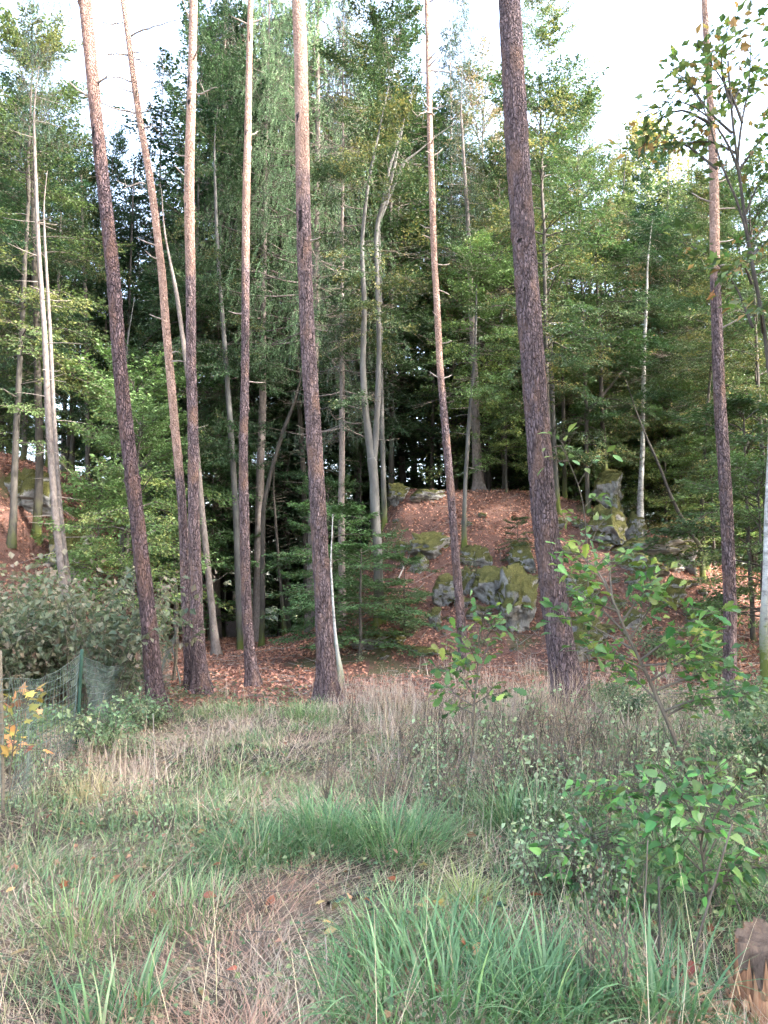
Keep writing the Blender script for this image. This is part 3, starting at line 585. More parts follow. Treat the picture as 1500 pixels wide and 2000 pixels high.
stem('spruce_tree', 'pale grey trunk leaning behind the straight orange pine', [(423, 1282, 19), (421, 1262, 15), (408, 1130, 13), (395, 1000, 11.5), (382, 850, 10), (362, 700, 9), (345, 570, 8), (338, 540, 6)], 18.5, SPRUCEB, dead=4, seed=3)
stem('beech_tree', 'slim grey beech stem behind the slim salmon pine', [(470, 1262, 12), (466, 1180, 12), (461, 1000, 12), (450, 825, 11), (437, 650, 8), (425, 500, 7), (420, 350, 5)], 20.5, BEECH, 'beech0', 14, seed=4, crown_z=3, kscale=.7)
stem('beech_tree', 'grey beech forking low into two smooth limbs, young beech at its foot', [(741, 1172, 20), (738, 1090, 19), (733, 1000, 18), (729, 920, 18), (726, 895, 18)], 17.2, BEECH, 'beech1', 13, forks=[[(727, 905, 16), (720, 850, 14.5), (711, 780, 13), (709, 700, 12), (712, 600, 10), (706, 480, 8), (718, 360, 6), (742, 250, 4)], [(728, 910, 14), (734, 860, 12), (738, 780, 12), (741, 680, 10), (737, 560, 9), (734, 440, 8), (762, 360, 7), (778, 290, 5)]], seed=5, crown_z=2.5, kscale=.75)
stem('beech_tree', 'bare pale limbed beech rising behind the forked beech', [(752, 1040, 8), (745, 800, 9), (742, 600, 9), (738, 430, 9)], 21, BEECH, forks=[[(738, 440, 7), (770, 360, 7), (790, 315, 6), (812, 300, 3)], [(738, 440, 6), (760, 330, 6), (776, 280, 4)], [(790, 318, 4), (822, 322, 3), (850, 330, 2)]], seed=25)
stem('beech_tree', 'thin mossy stem on the leafy slope behind the slender pine', [(906, 1040, 9), (908, 960, 8), (913, 870, 8), (918, 800, 7), (923, 740, 6), (928, 690, 5), (930, 600, 4)], 19, BEECH, 'under0', 5, seed=6, dead=12, crown_z=2.6, kscale=.8)
stem('spruce_tree', 'stout old trunk with mossy roots on the crest of the leafy mound', [(936, 950, 24), (933, 930, 18), (930, 860, 17), (928, 770, 15), (926, 700, 13), (920, 600, 11), (915, 450, 9), (905, 300, 6)], 22, SPRUCEB, 'spruce1', 13, dead=60, seed=7, crown_z=3.5, kscale=.75)
stem('beech_tree', 'dark straight beech stem close behind the thickest pine', [(1088, 975, 11), (1083, 900, 11), (1079, 800, 11), (1073, 640, 10), (1066, 520, 9), (1060, 400, 7), (1056, 250, 4)], 21, BEECH, 'beech2', 12, seed=8, crown_z=4, kscale=.7)
stem('beech_tree', 'thin dark stem with a side limb arching over the rocks', [(1104, 985, 8), (1102, 900, 8), (1100, 800, 7), (1098, 700, 6), (1098, 600, 5)], 22, DARKB, forks=[[(1103, 880, 8), (1115, 850, 8), (1135, 820, 7), (1165, 785, 6), (1200, 745, 4)]], seed=9)
stem('beech_tree', 'dark mossy trunk rising from the rock pinnacle', [(1183, 945, 16), (1180, 900, 10), (1177, 830, 9), (1174, 760, 8), (1172, 660, 7), (1166, 560, 5)], 21.5, DARKB, 'under1', 6, seed=10, crown_z=2, moss=2.5)
stem('beech_tree', 'mottled pale trunk behind the rock pinnacle', [(1250, 990, 12), (1252, 940, 10), (1255, 880, 9), (1256, 780, 8), (1258, 690, 7), (1262, 600, 6)], 22, BIRCHB, 'dark0', 10, seed=11, crown_z=1.5, kscale=.8, moss=.3)
stem('beech_tree', 'dark slender trunk standing on the far end of the rocks', [(1376, 1118, 11), (1373, 1060, 9), (1371, 980, 8), (1374, 910, 7), (1380, 820, 6), (1390, 700, 4)], 20, DARKB, 'beech2', 10, seed=12, crown_z=1.0, kscale=.9)
stem('beech_tree', 'leaning dark stem crossing towards the far end of the rocks', [(1370, 1068, 8), (1350, 1045, 8), (1325, 1000, 7), (1308, 965, 6), (1290, 915, 5), (1265, 860, 4)], 19.4, DARKB, seed=13)
stem('beech_tree', 'blackish curved stem leaning over the shaded hollow', [(512, 1245, 11), (513, 1120, 10), (514, 990, 9), (530, 920, 8), (550, 850, 8), (570, 800, 7), (582, 760, 4)], 21, DARKB, seed=14)
stem('dead_tree', 'short dark dead stem with a pale stripped foot in the hollow', [(557, 1246, 9), (553, 1200, 7), (546, 1120, 6), (539, 1030, 5)], 23, DARKB, seed=15)
stem('beech_tree', 'thick dark trunk in the shade right of the scarred pine', [(600, 1190, 13), (598, 1050, 12), (592, 920, 11), (585, 800, 9), (578, 650, 7)], 24, DARKB, 'dark0', 14, seed=16, crown_z=0, kscale=.8)
stem('beech_tree', 'thin reddish stem beside the shaded earth bank', [(345, 1178, 9), (341, 1120, 8), (338, 1040, 6), (336, 950, 5)], 22, SPRUCEB, seed=17)
stem('beech_tree', 'grey stem in the hollow left of the thin leaning pine', [(308, 1205, 10), (315, 1100, 9), (326, 1000, 8), (335, 900, 6), (338, 800, 5)], 22, BEECH, 'under1', 7, seed=18, crown_z=1)
stem('birch_tree', 'white barked mossy birch trunk half hidden beside the pinkish pine', [(1497, 1345, 22), (1494, 1290, 19), (1492, 1220, 17), (1496, 1150, 15), (1500, 1000, 13), (1508, 800, 11)], 10.5, BIRCHB, seed=19, moss=1.6)
stem('beech_tree', 'dark stem behind the pale spruce on the bank', [(78, 905, 14), (75, 800, 13), (72, 650, 12), (66, 450, 9), (60, 250, 5)], 19.5, DARKB, 'dark0', 12, seed=20, crown_z=1.5, kscale=.8)
stem('beech_tree', 'dark straight stem deep behind the dark barked pine', [(172, 1085, 9), (172, 950, 9), (170, 800, 8), (168, 600, 7), (160, 400, 5)], 24, DARKB, seed=21)
stem('beech_tree', 'lit slim stem among bright young beech leaves', [(238, 1085, 9), (240, 980, 8), (243, 880, 7), (246, 760, 6)], 21, BEECH, seed=22)
stem('birch_stub', 'short white dead birch stem with mossy foot right behind the scarred pine', [(664, 1308, 11), (660, 1280, 8), (655, 1240, 6), (652, 1200, 5)], 13.2, BIRCHB, seed=23, moss=.8)
dk = np.random.default_rng(9)
for k in range(34):
    px = dk.uniform(0, 1480); D = dk.uniform(24, 36); y0 = 1235 if px < 640 else 930; ww = dk.uniform(5, 11)*24/D; ln = dk.normal(0, 25); gb = dk.random() > .75
    b = ground(at(px, 1000, D)[0], D)
    zpy = lambda z: 1150-(z-EYE)/D*F
    stem('beech_tree', ('slender grey trunk ' if gb else 'slender dark trunk ')+('in the wood ' if D < 29 else 'deep in the wood ')+where(px), [(px, zpy(b[2]), ww), (px+ln*.3, 900, ww*.9), (px+ln*.7, 650, ww*.75), (px+ln, 380, ww*.5)], D, BEECH if gb else DARKB, seed=60+k, group='thin dark trunks in the wood', sides=7)
# -- young beeches under the wood
def young(px, D, top, kind, label, group=None, wide=1.0, py=None, rz=None): return tree(kind, 'young_beech', label, group, px, D, top, wide=wide, base_py=py, rz=rz)
young(705, 15.4, 1060, 'under1', 'dense young beech with flat dark sprays at the foot of the forked beech', wide=2.0)
young(650, 16.6, 985, 'under1', 'dark layered young beech between scarred pine and forked beech', wide=1.5)
young(790, 16.8, 1085, 'under1', 'low spreading young beech below the moss capped boulder', wide=1.6)
young(265, 16, 800, 'under0', 'light green young beech with tiered sprays by the dark barked pine', wide=.8)
young(640, 19, 930, 'under1', 'shaded young beech behind the scarred pine', wide=1.0)
young(250, 19, 720, 'under0', 'bright sunlit young beech behind the dark barked pine', wide=.9)
young(195, 18, 950, 'under0', 'low bright young beech beside the leafy bank', wide=1.0)
young(990, 21.5, 770, 'under0', 'yellow green young beech on the crest by the thickest pine', wide=1.2)
young(1205, 23.5, 780, 'under0', 'arching young beech with yellow green spray over the rocks', wide=1.1)
young(1390, 20.5, 860, 'under0', 'leafy young beech over the far rocks', wide=1.3)
young(1460, 16.5, 780, 'under1', 'young beech behind the pinkish pine and the birch', wide=1.2)
young(1480, 14, 900, 'under0', 'young beech next to the white birch trunk', wide=1.1)
young(1010, 18.6, 1010, 'under1', 'small dark young beech on the boulders behind the thickest pine', wide=1.3)
un = np.random.default_rng(31)
for k in range(58):
    px = un.uniform(-200, 1700); D = un.uniform(23, 40)
    b = ground(at(px, 1000, D)[0], D); h = un.uniform(4, 8.5)
    tree(['under0', 'under1', 'under1'][k % 3], 'young_beech', ('tall ' if h > 6 else 'small ')+('light green ' if k % 3 == 0 else 'dark green ')+'young beech under the wood '+where(px), 'young beeches under the wood', base=b, h=h, wide=un.uniform(.9, 1.4))

# ------------------------------------------------------------------ rocks
def rock_mesh(seed, blocky=.6):
    import bmesh
    r = np.random.default_rng(seed); bm = bmesh.new(); bmesh.ops.create_icosphere(bm, subdivisions=5, radius=1); v = A([x.co[:] for x in bm.verts]); f = A([[x.index for x in q.verts] for q in bm.faces]); bm.free()
    p = np.sign(v)*np.abs(v)**blocky; p /= np.abs(p).max()
    for k in range(16):                          # broken faces
        nrm = unit(r.normal(0, 1, 3)); d = r.uniform(.5, .85); ov = np.maximum(p@nrm-d, 0); p = p-ov[:, None]*nrm*.92
    n_ = unit(p); st = fbm(np.stack([p[:, 0]*.5, p[:, 1]*.5, p[:, 2]*5+p[:, 0]*.8], 1)+seed, seed, 2)
    p = p+n_*((fbm(p*1.6+seed, seed, 3)-.5)*.55+(fbm(p*6+seed, seed+4, 3)-.5)*.22+(st-.5)*.3)[:, None]
    crack = np.abs(fbm(p*A([1.8, 1.8, 1.2])+seed*3, seed+9, 2)-.5); p = p-n_*(np.exp(-(crack/.03)**2)*.22)[:, None]
    return MB().add(p, None, f).mesh('boulder', ROCK, True)
RM = [rock_mesh(k+40, b) for k, b in enumerate((.6, .75, .5, .85, .65, .55))]
def rock(label, px, py0, py1, wpx, k=0, rz=0, deep=1.0, D=None, group=None, tilt=0):
    b = hit(px, py1) if D is None else A([at(px, py1, D)[0], D, at(px, py1, D)[2]]); s = b[1]/F; hw, hh = wpx*s/2*1.16, (py1-py0)*s/2*1.08
    o = link('boulder', RM[k]); dp = hw*deep; o.location = (b[0], b[1]+dp*.45, b[2]+hh*.93); o.scale = (hw*1.15, dp, hh*1.15); o.rotation_euler = (tilt*.4, tilt, rz); tag(o, label, 'rock', group); return o
rock('rounded boulder under a thick yellow green moss cap', 841, 1043, 1100, 78, 3, .2)
rock('pale grey rock column under the moss capped boulder', 822, 1078, 1124, 36, 0, .4)
rock('small mossy rock left of the moss capped boulder', 779, 1054, 1094, 30, 4, .8)
rock('bare grey overhanging block above a dark cleft', 931, 1060, 1114, 46, 2, .3, tilt=.1)
rock('narrow grey rock pillar in the dark cleft', 920, 1108, 1164, 32, 0, 1.2)
rock('broad moss streaked rock between cleft and big boulder', 960, 1112, 1190, 66, 1, .5)
rock('big rounded boulder with grey face and moss patches beside the thickest pine', 1017, 1118, 1244, 98, 3, .9, .8)
rock('grey lichen spotted rock behind the slender pine', 868, 1128, 1192, 46, 5, .1)
rock('dark rock shelf above the big rounded boulder', 1022, 1058, 1122, 56, 4, 1.5)
rock('mossy boulder on the other side of the thickest pine', 1136, 1124, 1186, 62, 1, 2)
rock('grey stepped block at the foot of the thickest pine', 1146, 1200, 1262, 58, 2, .3)
rock('low pale slab below the stepped block', 1140, 1240, 1300, 66, 5, .8)
rock('tall dark mossy rock pinnacle with ferns', 1198, 918, 1000, 62, 1, .2, D=20.8)
rock('wide dark mossy base of the rock pinnacle', 1192, 985, 1068, 84, 4, 1.0)
rock('upright mossy rock right of the pinnacle base', 1248, 1000, 1066, 48, 0, .4)
rock('flat mossy ledge carrying red leaves', 1268, 1052, 1098, 120, 5, .1)
rock('rounded mossy boulder under the leafy ledge', 1272, 1086, 1142, 84, 3, 1.3)
rock('steep mossy rock at the outer end of the ledge', 1343, 1058, 1120, 52, 1, .6)
rock('brown mossy rock below the outer end of the ledge', 1318, 1126, 1190, 52, 4, .2)
rock('low mossy boulder in front of the pinkish pine', 1383, 1184, 1232, 58, 3, 0)
rock('small mossy stone half buried below the ledge', 1250, 1190, 1235, 50, 0, .9)
rock('grey rock outcrop with moss on top of the leafy bank', 44, 905, 1004, 84, 2, .5)
rock('green mossy hump at the foot of the pale spruces', 128, 1030, 1140, 80, 3, .4)
rock('flat moss covered stone on the bare leaf slope', 718, 1240, 1274, 64, 5, .3)
rock('small mossy stone next to the flat one on the leaf slope', 776, 1232, 1264, 34, 4, .9)
rock('mossy stone standing in the red leaves below the rocks', 852, 1190, 1232, 28, 1, .3)
rock('bright moss hump on the sunlit crest', 778, 945, 990, 44, 3, .6)
rock('flat mossy slab on the sunlit crest', 828, 955, 985, 60, 5, .6)
rock('dark mossy rock in the shaded hollow', 600, 1165, 1222, 40, 0, .2)
rock('thin grey slab lying at the foot of the rocks', 832, 1262, 1284, 46, 2, .2)
sr = np.random.default_rng(5)
for k in range(90):
    px, py = sr.uniform(740, 1420), sr.uniform(1010, 1290); w_ = sr.uniform(12, 46) if px > 800 and py < 1240 else sr.uniform(8, 20)
    rock(('loose mossy stone ' if w_ < 22 else 'bigger loose mossy block ')+('high ' if py < 1100 else 'halfway down ' if py < 1200 else 'low ')+'on the slope '+('by the moss capped boulder' if px < 890 else 'around the dark cleft' if px < 1000 else 'behind the thickest pine' if px < 1130 else 'below the rock pinnacle' if px < 1270 else 'around the outer ledge'), px, py-w_*sr.uniform(.4, .8), py, w_, k % 6, sr.uniform(0, 6), group='small loose stones among the rocks')

# ------------------------------------------------------------------ meadow: turf, straw, ground cover, litter (nobody could count these)
def scatter(r, n, y0, y1, pw, mx=.62, mg=.9):
    u = r.random(n); a = 2-pw; y = (y0**a+u*(y1**a-y0**a))**(1/a); x = r.uniform(-1, 1, n)*(mx*y+mg); return x, y
def gpts(x, y, dz=0): return np.stack([x, y, height(x, y)+dz], 1)
def mixcol(k, cols, sat=.86):                     # k in 0..1 along a list of sRGB colours
    cols = np.stack([lin(c, sat) for c in cols]); p = np.clip(k, 0, .9999)*(len(cols)-1); i = p.astype(int); f = (p-i)[:, None]; return cols[i]*(1-f)+cols[i+1]*f
def lush(x, y):                                   # 0 straw .. 1 green
    k = n2(x, y, .75, 51)*.62+n2(x, y, 2.4, 52)*.38
    pth = np.exp(-((x-np.interp(y, [2, 4, 5, 7, 9, 12], [-.5, -.55, -.5, -.9, -1.0, -1.6]))/np.interp(y, [2, 5, 9], [.28, .5, 1.1]))**2)*sstep(2.2, 3.6, y)*.13
    return np.clip((k-.5)*4.2+.63+.10*sstep(5.5, 3.5, y)-pth*1.6-.22*sstep(7.5, 10, y)*sstep(-.5, 1.2, x)-.12*sstep(.8, 1.6, x)*sstep(4, 5, y), 0, 1)
GREEN = [(196, 172, 140), (180, 164, 122), (156, 158, 104), (134, 152, 92), (114, 144, 84), (98, 134, 82)]
STRAW = [(128, 100, 82), (174, 140, 114), (196, 166, 136), (208, 188, 158), (186, 166, 136)]
r = np.random.default_rng(61); mb = MB()
x, y = scatter(r, 125000, 1.7, 13.5, 1.3); keep = litter_mask(x, y) < r.random(len(x)); x, y = x[keep], y[keep]; k = lush(x, y); n = len(x)
fs = np.sqrt(np.maximum(y, 3)/3)
kk = np.clip(k+r.normal(0, .3, n), 0, 1); hgt = r.uniform(.035, .10, n)*(.5+1.0*k)
blades(mb, gpts(x, y, -.01), r.uniform(0, 6.3, n), hgt*1.25, .0042*fs*r.uniform(.7, 1.4, n), r.uniform(.1, 1.0, n), r.uniform(.2, 1.3, n), mixcol(kk, GREEN)*r.uniform(.65, 1.25, (n, 1)))
t = mb.obj('meadow_grass', GRASS, kind='stuff', smooth=False); t['label'] = 'short green and straw coloured meadow grass'; t['category'] = 'grass'
mb = MB(); x, y = scatter(r, 64000, 1.7, 13.5, 1.3); keep = litter_mask(x, y)*.8 < r.random(len(x)); keep &= lush(x, y)*.8 < r.random(len(x)); x, y = x[keep], y[keep]; n = len(x); fs = np.sqrt(np.maximum(y, 3)/3)
strawcol = mixcol(r.random(n)*.7+.3*n2(x, y, 1.5, 56), STRAW); red_ = (sstep(.5, .66, n2(x, y, 1.2, 58, 2))*np.exp(-((x+.45)/.8)**2)*.6)[:, None]; strawcol = strawcol*(1-red_)+lin((178, 120, 88), .95)*red_
az = n2(x, y, .9, 55)*14+r.normal(0, .8, n)
blades(mb, gpts(x, y, .0), az, r.uniform(.1, .32, n), .0036*fs*r.uniform(.7, 1.3, n), r.uniform(1.0, 1.5, n), r.uniform(-.25, .45, n), strawcol*r.uniform(.7, 1.2, (n, 1)), 2)
t = mb.obj('dry_straw', GRASS, kind='stuff', smooth=False); t['label'] = 'dry flattened straw lying in the meadow'; t['category'] = 'grass'
mb = MB()                                          # loose tufts of longer green grass
x, y = scatter(r, 900, 1.8, 11, 1.1); k = lush(x, y)+r.normal(0, .12, len(x)); s = k > .62; x, y = x[s], y[s]; m = 26
X = np.repeat(x, m)+r.normal(0, .07, len(x)*m); Y = np.repeat(y, m)+r.normal(0, .07, len(x)*m); n = len(X)
blades(mb, gpts(X, Y, -.01), r.uniform(0, 6.3, n), r.uniform(.10, .28, n)*np.repeat(r.uniform(.5, 1.1, len(x)), m), .0055*np.sqrt(np.maximum(Y, 3)/3)*r.uniform(.7, 1.3, n), r.uniform(.05, .9, n), r.uniform(.6, 2.2, n), mixcol(r.uniform(.3, 1, n), GREEN)*r.uniform(.6, 1.1, (n, 1)), 4)
t = mb.obj('long_grass', GRASS, kind='stuff', smooth=False); t['label'] = 'longer green grass growing in loose tufts on the meadow'; t['category'] = 'grass'
mb = MB()                                          # pale seed stalks
x, y = scatter(r, 420, 1.9, 11, 1.2); n = len(x)
blades(mb, gpts(x, y), r.uniform(0, 6.3, n), r.uniform(.35, .8, n), .0034*np.sqrt(np.maximum(y, 3)/3), r.uniform(.05, .8, n), r.uniform(.1, .9, n), mixcol(r.random(n), [(176, 150, 112), (208, 184, 146), (190, 178, 126)]), 5)
t = mb.obj('seed_stalks', GRASS, kind='stuff', smooth=False); t['label'] = 'long pale bent seed stalks standing out of the grass'; t['category'] = 'grass'
mb = MB()                                          # tall dry grass along the edge of the wood
cl = []
for (px, py, sx_, sy_, c) in [(790, 1385, 90, 26, 110), (720, 1365, 50, 12, 40), (1090, 1420, 60, 28, 120), (1000, 1400, 120, 30, 110), (1240, 1420, 140, 30, 110), (420, 1470, 70, 30, 8), (880, 1490, 90, 40, 60), (1100, 1530, 120, 45, 60), (190, 1520, 50, 30, 30), (1420, 1450, 80, 40, 60), (1080, 1330, 200, 16, 90)]:
    q = np.stack([r.normal(px, sx_, c), r.normal(py, sy_, c)], 1); cl += [hit(a, max(b, 1290)) for a, b in q]
cl = A(cl); cl = cl[r.random(len(cl)) < .5]; m = 18; X = np.repeat(cl[:, 0], m)+r.normal(0, .10, len(cl)*m); Y = np.repeat(cl[:, 1], m)+r.normal(0, .10, len(cl)*m); n = len(X)
blades(mb, gpts(X, Y), r.uniform(0, 6.3, n), r.uniform(.15, .46, n)*np.repeat(r.uniform(.55, 1.15, len(cl)), m), .0042*r.uniform(.7, 1.3, n)*np.sqrt(np.maximum(Y, 4)/4), r.uniform(.0, .55, n), r.uniform(.0, 1.0, n), mixcol(r.random(n), [(142, 118, 102), (182, 154, 136), (200, 176, 156), (206, 190, 166)])*r.uniform(.75, 1.15, (n, 1)), 3)
t = mb.obj('tall_dry_grass', GRASS, kind='stuff', smooth=False); t['label'] = 'tall pinkish dry grass along the edge of the leaf litter'; t['category'] = 'grass'
mb = MB()                                          # creeping leaves
x, y = scatter(r, 30000, 1.8, 13, 1.15); k = n2(x, y, 1.3, 71)*.6+n2(x, y, 4, 72)*.4+.10*sstep(0, 2, x)+.06*sstep(1.2, 2.2, -x); s = k > r.uniform(.48, .64, len(x)); x, y = x[s], y[s]; n = len(x)
ls = r.uniform(.015, .04, n)*np.sqrt(np.maximum(y, 4)/4); D = unit(np.stack([r.normal(0, 1, n), r.normal(0, 1, n), r.normal(0, .25, n)], 1))
leaves(mb, gpts(x, y, r.uniform(.02, .12, n)), D, A([0, 0, 1.])+r.normal(0, .4, (n, 3)), ls, ls*.75, mixcol(r.random(n)**1.3, [(78, 104, 66), (96, 118, 66), (124, 134, 78), (140, 120, 84), (150, 104, 74)])*r.uniform(.7, 1.2, (n, 1)))
t = mb.obj('creeping_leaves', LITTER, kind='stuff', smooth=False); t['label'] = 'small creeping green leaves covering the ground between the grass'; t['category'] = 'ground cover'
mb = MB()                                          # beech litter of the wood
n = 90000; y = 10+17*r.random(n)**.9; x = r.uniform(-13, 13.5, n); s = (litter_mask(x, y) > r.random(n)) & (sstep(.62, .74, n2(x, y, .7, 31))*.85 < r.random(n)); x, y = x[s], y[s]; n = len(x)
e = .15; nx_ = -(height(x+e, y)-height(x-e, y))/(2*e); ny_ = -(height(x, y+e)-height(x, y-e))/(2*e); N = unit(np.stack([nx_, ny_, 0*x+1], 1)); D = r.normal(0, 1, (n, 3)); D -= N*(D*N).sum(1, keepdims=True); ls = r.uniform(.05, .095, n)
leaves(mb, gpts(x, y, .015)+N*r.uniform(0, .03, (n, 1)), D+N*r.normal(0, .3, (n, 1)), N+r.normal(0, .45, (n, 3)), ls, ls*.68, mixcol(r.random(n), [(108, 70, 56), (146, 96, 74), (172, 116, 88), (194, 140, 108), (160, 114, 96)])*r.uniform(.6, 1.25, (n, 1))*(.55+.9*n2(x, y, .6, 88))[:, None], .25)
t = mb.obj('beech_leaf_litter', LITTER, kind='stuff', smooth=False); t['label'] = 'red brown fallen beech leaves covering the floor of the wood'; t['category'] = 'leaf litter'
mb = MB()                                          # needles and twigs on the meadow
x, y = scatter(r, 1300, 1.8, 14, 1.2); n = len(x); a = r.uniform(0, 6.3, n); L = r.uniform(.08, .5, n)**1.3; P0 = gpts(x, y, .02); P1 = gpts(x+np.cos(a)*L, y+np.sin(a)*L, r.uniform(.01, .07, n))
sticks(mb, P0, P1, .0032, .002); t = mb.obj('fallen_twigs', TWIG, kind='stuff'); t['label'] = 'thin brown twigs lying all over the ground'; t['category'] = 'twigs'

# ------------------------------------------------------------------ single leaves as shapes
def leaf_shape(name, prof, fold=.18, droop=.18, wave=0.0):
    prof = A(prof, float); n = len(prof); t, wd = prof[:, 0], prof[:, 1]; z = -droop*t**2
    mid = np.stack([t, 0*t, z], 1); wv = wave*np.sin(t*14); lft = np.stack([t, wd, z+wd*fold+wv], 1); rgt = np.stack([t, -wd, z+wd*fold-wv], 1)
    v = np.concatenate([mid, lft, rgt]); i = np.arange(n-1)
    q = np.concatenate([np.stack([i, i+1, n+i+1, n+i], 1), np.stack([i+1, i, 2*n+i, 2*n+i+1], 1)]); return MB().add(v, q).mesh(name, LEAF1, False)
LS = {'ovate': [leaf_shape('leaf', [(0, .01), (.15, .16), (.38, .27), (.62, .24), (.85, .11), (1, 0)], f, d) for f, d in ((.15, .12), (.3, .25), (.05, .35))],
      'oak': [leaf_shape('leaf', [(0, .012), (.1, .07), (.22, .15), (.3, .10), (.42, .25), (.52, .16), (.64, .31), (.74, .2), (.86, .24), (.95, .13), (1, .03)], f, d, .02) for f, d in ((.12, .15), (.3, .1), (.0, .3))],
      'toothed': [leaf_shape('leaf', [(0, .01), (.08, .2), (.2, .3), (.3, .27), (.38, .3), (.5, .23), (.56, .25), (.7, .15), (.75, .16), (.9, .06), (1, 0)], f, d) for f, d in ((.2, .2), (.35, .3), (.1, .4))]}
def maple_leaf():
    a = np.radians([180, 150, 128, 112, 92, 74, 60, 46, 30, 16, 0]); rd = A([.12, .38, .42, .66, .40, .50, .86, .52, .62, .70, 1.0])
    pts = np.concatenate([np.stack([np.cos(a)*rd, np.sin(a)*rd], 1), np.stack([np.cos(a[1:-1])*rd[1:-1], -np.sin(a[1:-1])*rd[1:-1]], 1)[::-1]])
    v = np.concatenate([[[0, 0, 0]], np.c_[pts*.6, -.12*np.abs(pts[:, 1])+.05*pts[:, 0]]]); n = len(pts); i = np.arange(n)
    return MB().add(v, None, np.stack([0*i, i+1, (i+1) % n+1], 1)).mesh('leaf', LEAF1, False)
LS['maple'] = [maple_leaf()]
def put_leaf(parent, base, P, D, N, size, col, kind, r):
    D = unit(D); Sd = unit(np.cross(N, D)); N = np.cross(D, Sd); m = LS[kind][r.integers(0, len(LS[kind]))]
    o = link('leaf', m, parent); M = np.eye(4); M[:3, 0], M[:3, 1], M[:3, 2], M[:3, 3] = D*size, Sd*size, N*size, P-base
    o.matrix_basis = Matrix(M.tolist()); c = lin(col, 1.05)*r.uniform(.5, 1.2)*r.uniform(.85, 1.18, 3); o.color = (*c, 1); return o
def sapling(name, label, cat, path, D, branches, kind, size, cols, nper, seed, r0=.02, most=290, up=.4, gap=.35, droop=-.1, group=None, base=None, bark=None, jit=.35, spread=1.3):
    """stem and branches traced as pixel paths; every leaf an object of its own"""
    r = np.random.default_rng(700+seed); P = A([at(x, y, D) for x, y in path]); b = ground(P[0, 0], P[0, 1]) if base is None else base; P[0, 2] = min(P[0, 2], b[2])-.03
    o = thing(name, label, cat, b, group); mb = MB(); Q = resample(P, 30); tube(mb, Q, np.linspace(r0, r0*.3, 30), 7); mb.obj('stem', bark or TWIG, o, offset=b)
    tw = MB(); cnt = 0; L = []
    for br in branches:
        B = A([at(x, y, D) for x, y in br]); dep = r.normal(0, jit)*np.linspace(0, 1, len(B)); B[:, 1] += dep; B = resample(B, 10); tube(tw, B, np.linspace(r0*.45, .003, 10), 5); ax = unit(B[-1]-B[0])
        for k in range(nper):
            u = gap+(1-gap)*(k+r.random())/nper; i = min(8, int(u*9)); p = B[i]+(B[i+1]-B[i])*(u*9-i)
            sd = unit(np.cross(ax, A([0, 0, 1.]))+1e-6)*(1 if k % 2 else -1); off = unit(sd+r.normal(0, .5, 3)+ax*.4+A([0, 0, up*.6]))*r.uniform(.0, .16)*spread
            L.append((p, p+off, unit(off+sd*.4+ax*.5+r.normal(0, .3, 3)+A([0, 0, droop])), A([0, 0, 1.])+r.normal(0, .45, 3)))
    L = [L[i] for i in r.permutation(len(L))]; rest = L[most:]; L = L[:most]
    if rest:
        q_ = [A([l[j] for l in rest]) for j in (1, 2, 3)]; ls = size*r.uniform(.5, 1.05, len(rest)); fm = MB(); leaves(fm, q_[0], q_[1], q_[2], ls, ls*.55, np.stack([lin(cols[i], 1.05)*r.uniform(.5, 1.15) for i in r.integers(0, len(cols), len(rest))])); x = fm.obj('small_leaves', LEAF, o, smooth=False, offset=b); x['kind'] = 'stuff'
    sticks(tw, A([l[0] for l in L]), A([l[1] for l in L]), .003, .0018); x = tw.obj('twigs', bark or TWIG, o, offset=b); x['kind'] = 'stuff'
    for p, e, d, n_ in L: put_leaf(x, b, e, d, n_, size*r.uniform(.6, 1.2), cols[r.integers(0, len(cols))], kind, r)
    return o
OAKG = [(92, 128, 66), (76, 112, 64), (112, 142, 70), (134, 150, 74), (98, 130, 78)]
hitD = lambda px, py: hit(px, py)[1]
sapling('oak_sapling', 'crooked young oak with glossy dark leaves in front of the mossy rocks', 'sapling', [(1352, 1556), (1345, 1520), (1330, 1470), (1300, 1400), (1278, 1350), (1255, 1300), (1225, 1240), (1200, 1180), (1180, 1130)], hitD(1352, 1556),
    [[(1225, 1240), (1190, 1200), (1150, 1160), (1120, 1120)], [(1200, 1180), (1180, 1120), (1150, 1080), (1130, 1070)], [(1195, 1170), (1210, 1110), (1230, 1080)], [(1240, 1270), (1200, 1240), (1160, 1215), (1140, 1215)], [(1250, 1290), (1280, 1250), (1310, 1210), (1330, 1190)],
     [(1262, 1310), (1220, 1290), (1180, 1275), (1150, 1270)], [(1270, 1330), (1310, 1300), (1350, 1270), (1370, 1260)], [(1280, 1350), (1320, 1330), (1370, 1310), (1410, 1300)], [(1285, 1370), (1250, 1330), (1210, 1310)], [(1295, 1390), (1340, 1360), (1390, 1350), (1430, 1330)],
     [(1230, 1250), (1260, 1200), (1285, 1160)], [(1215, 1215), (1240, 1170), (1260, 1140)], [(1300, 1400), (1330, 1380), (1370, 1375)], [(1255, 1300), (1290, 1290), (1320, 1250)], [(1210, 1195), (1170, 1180), (1130, 1175)]], 'oak', .115, OAKG, 44, 1, .024, spread=1.7)
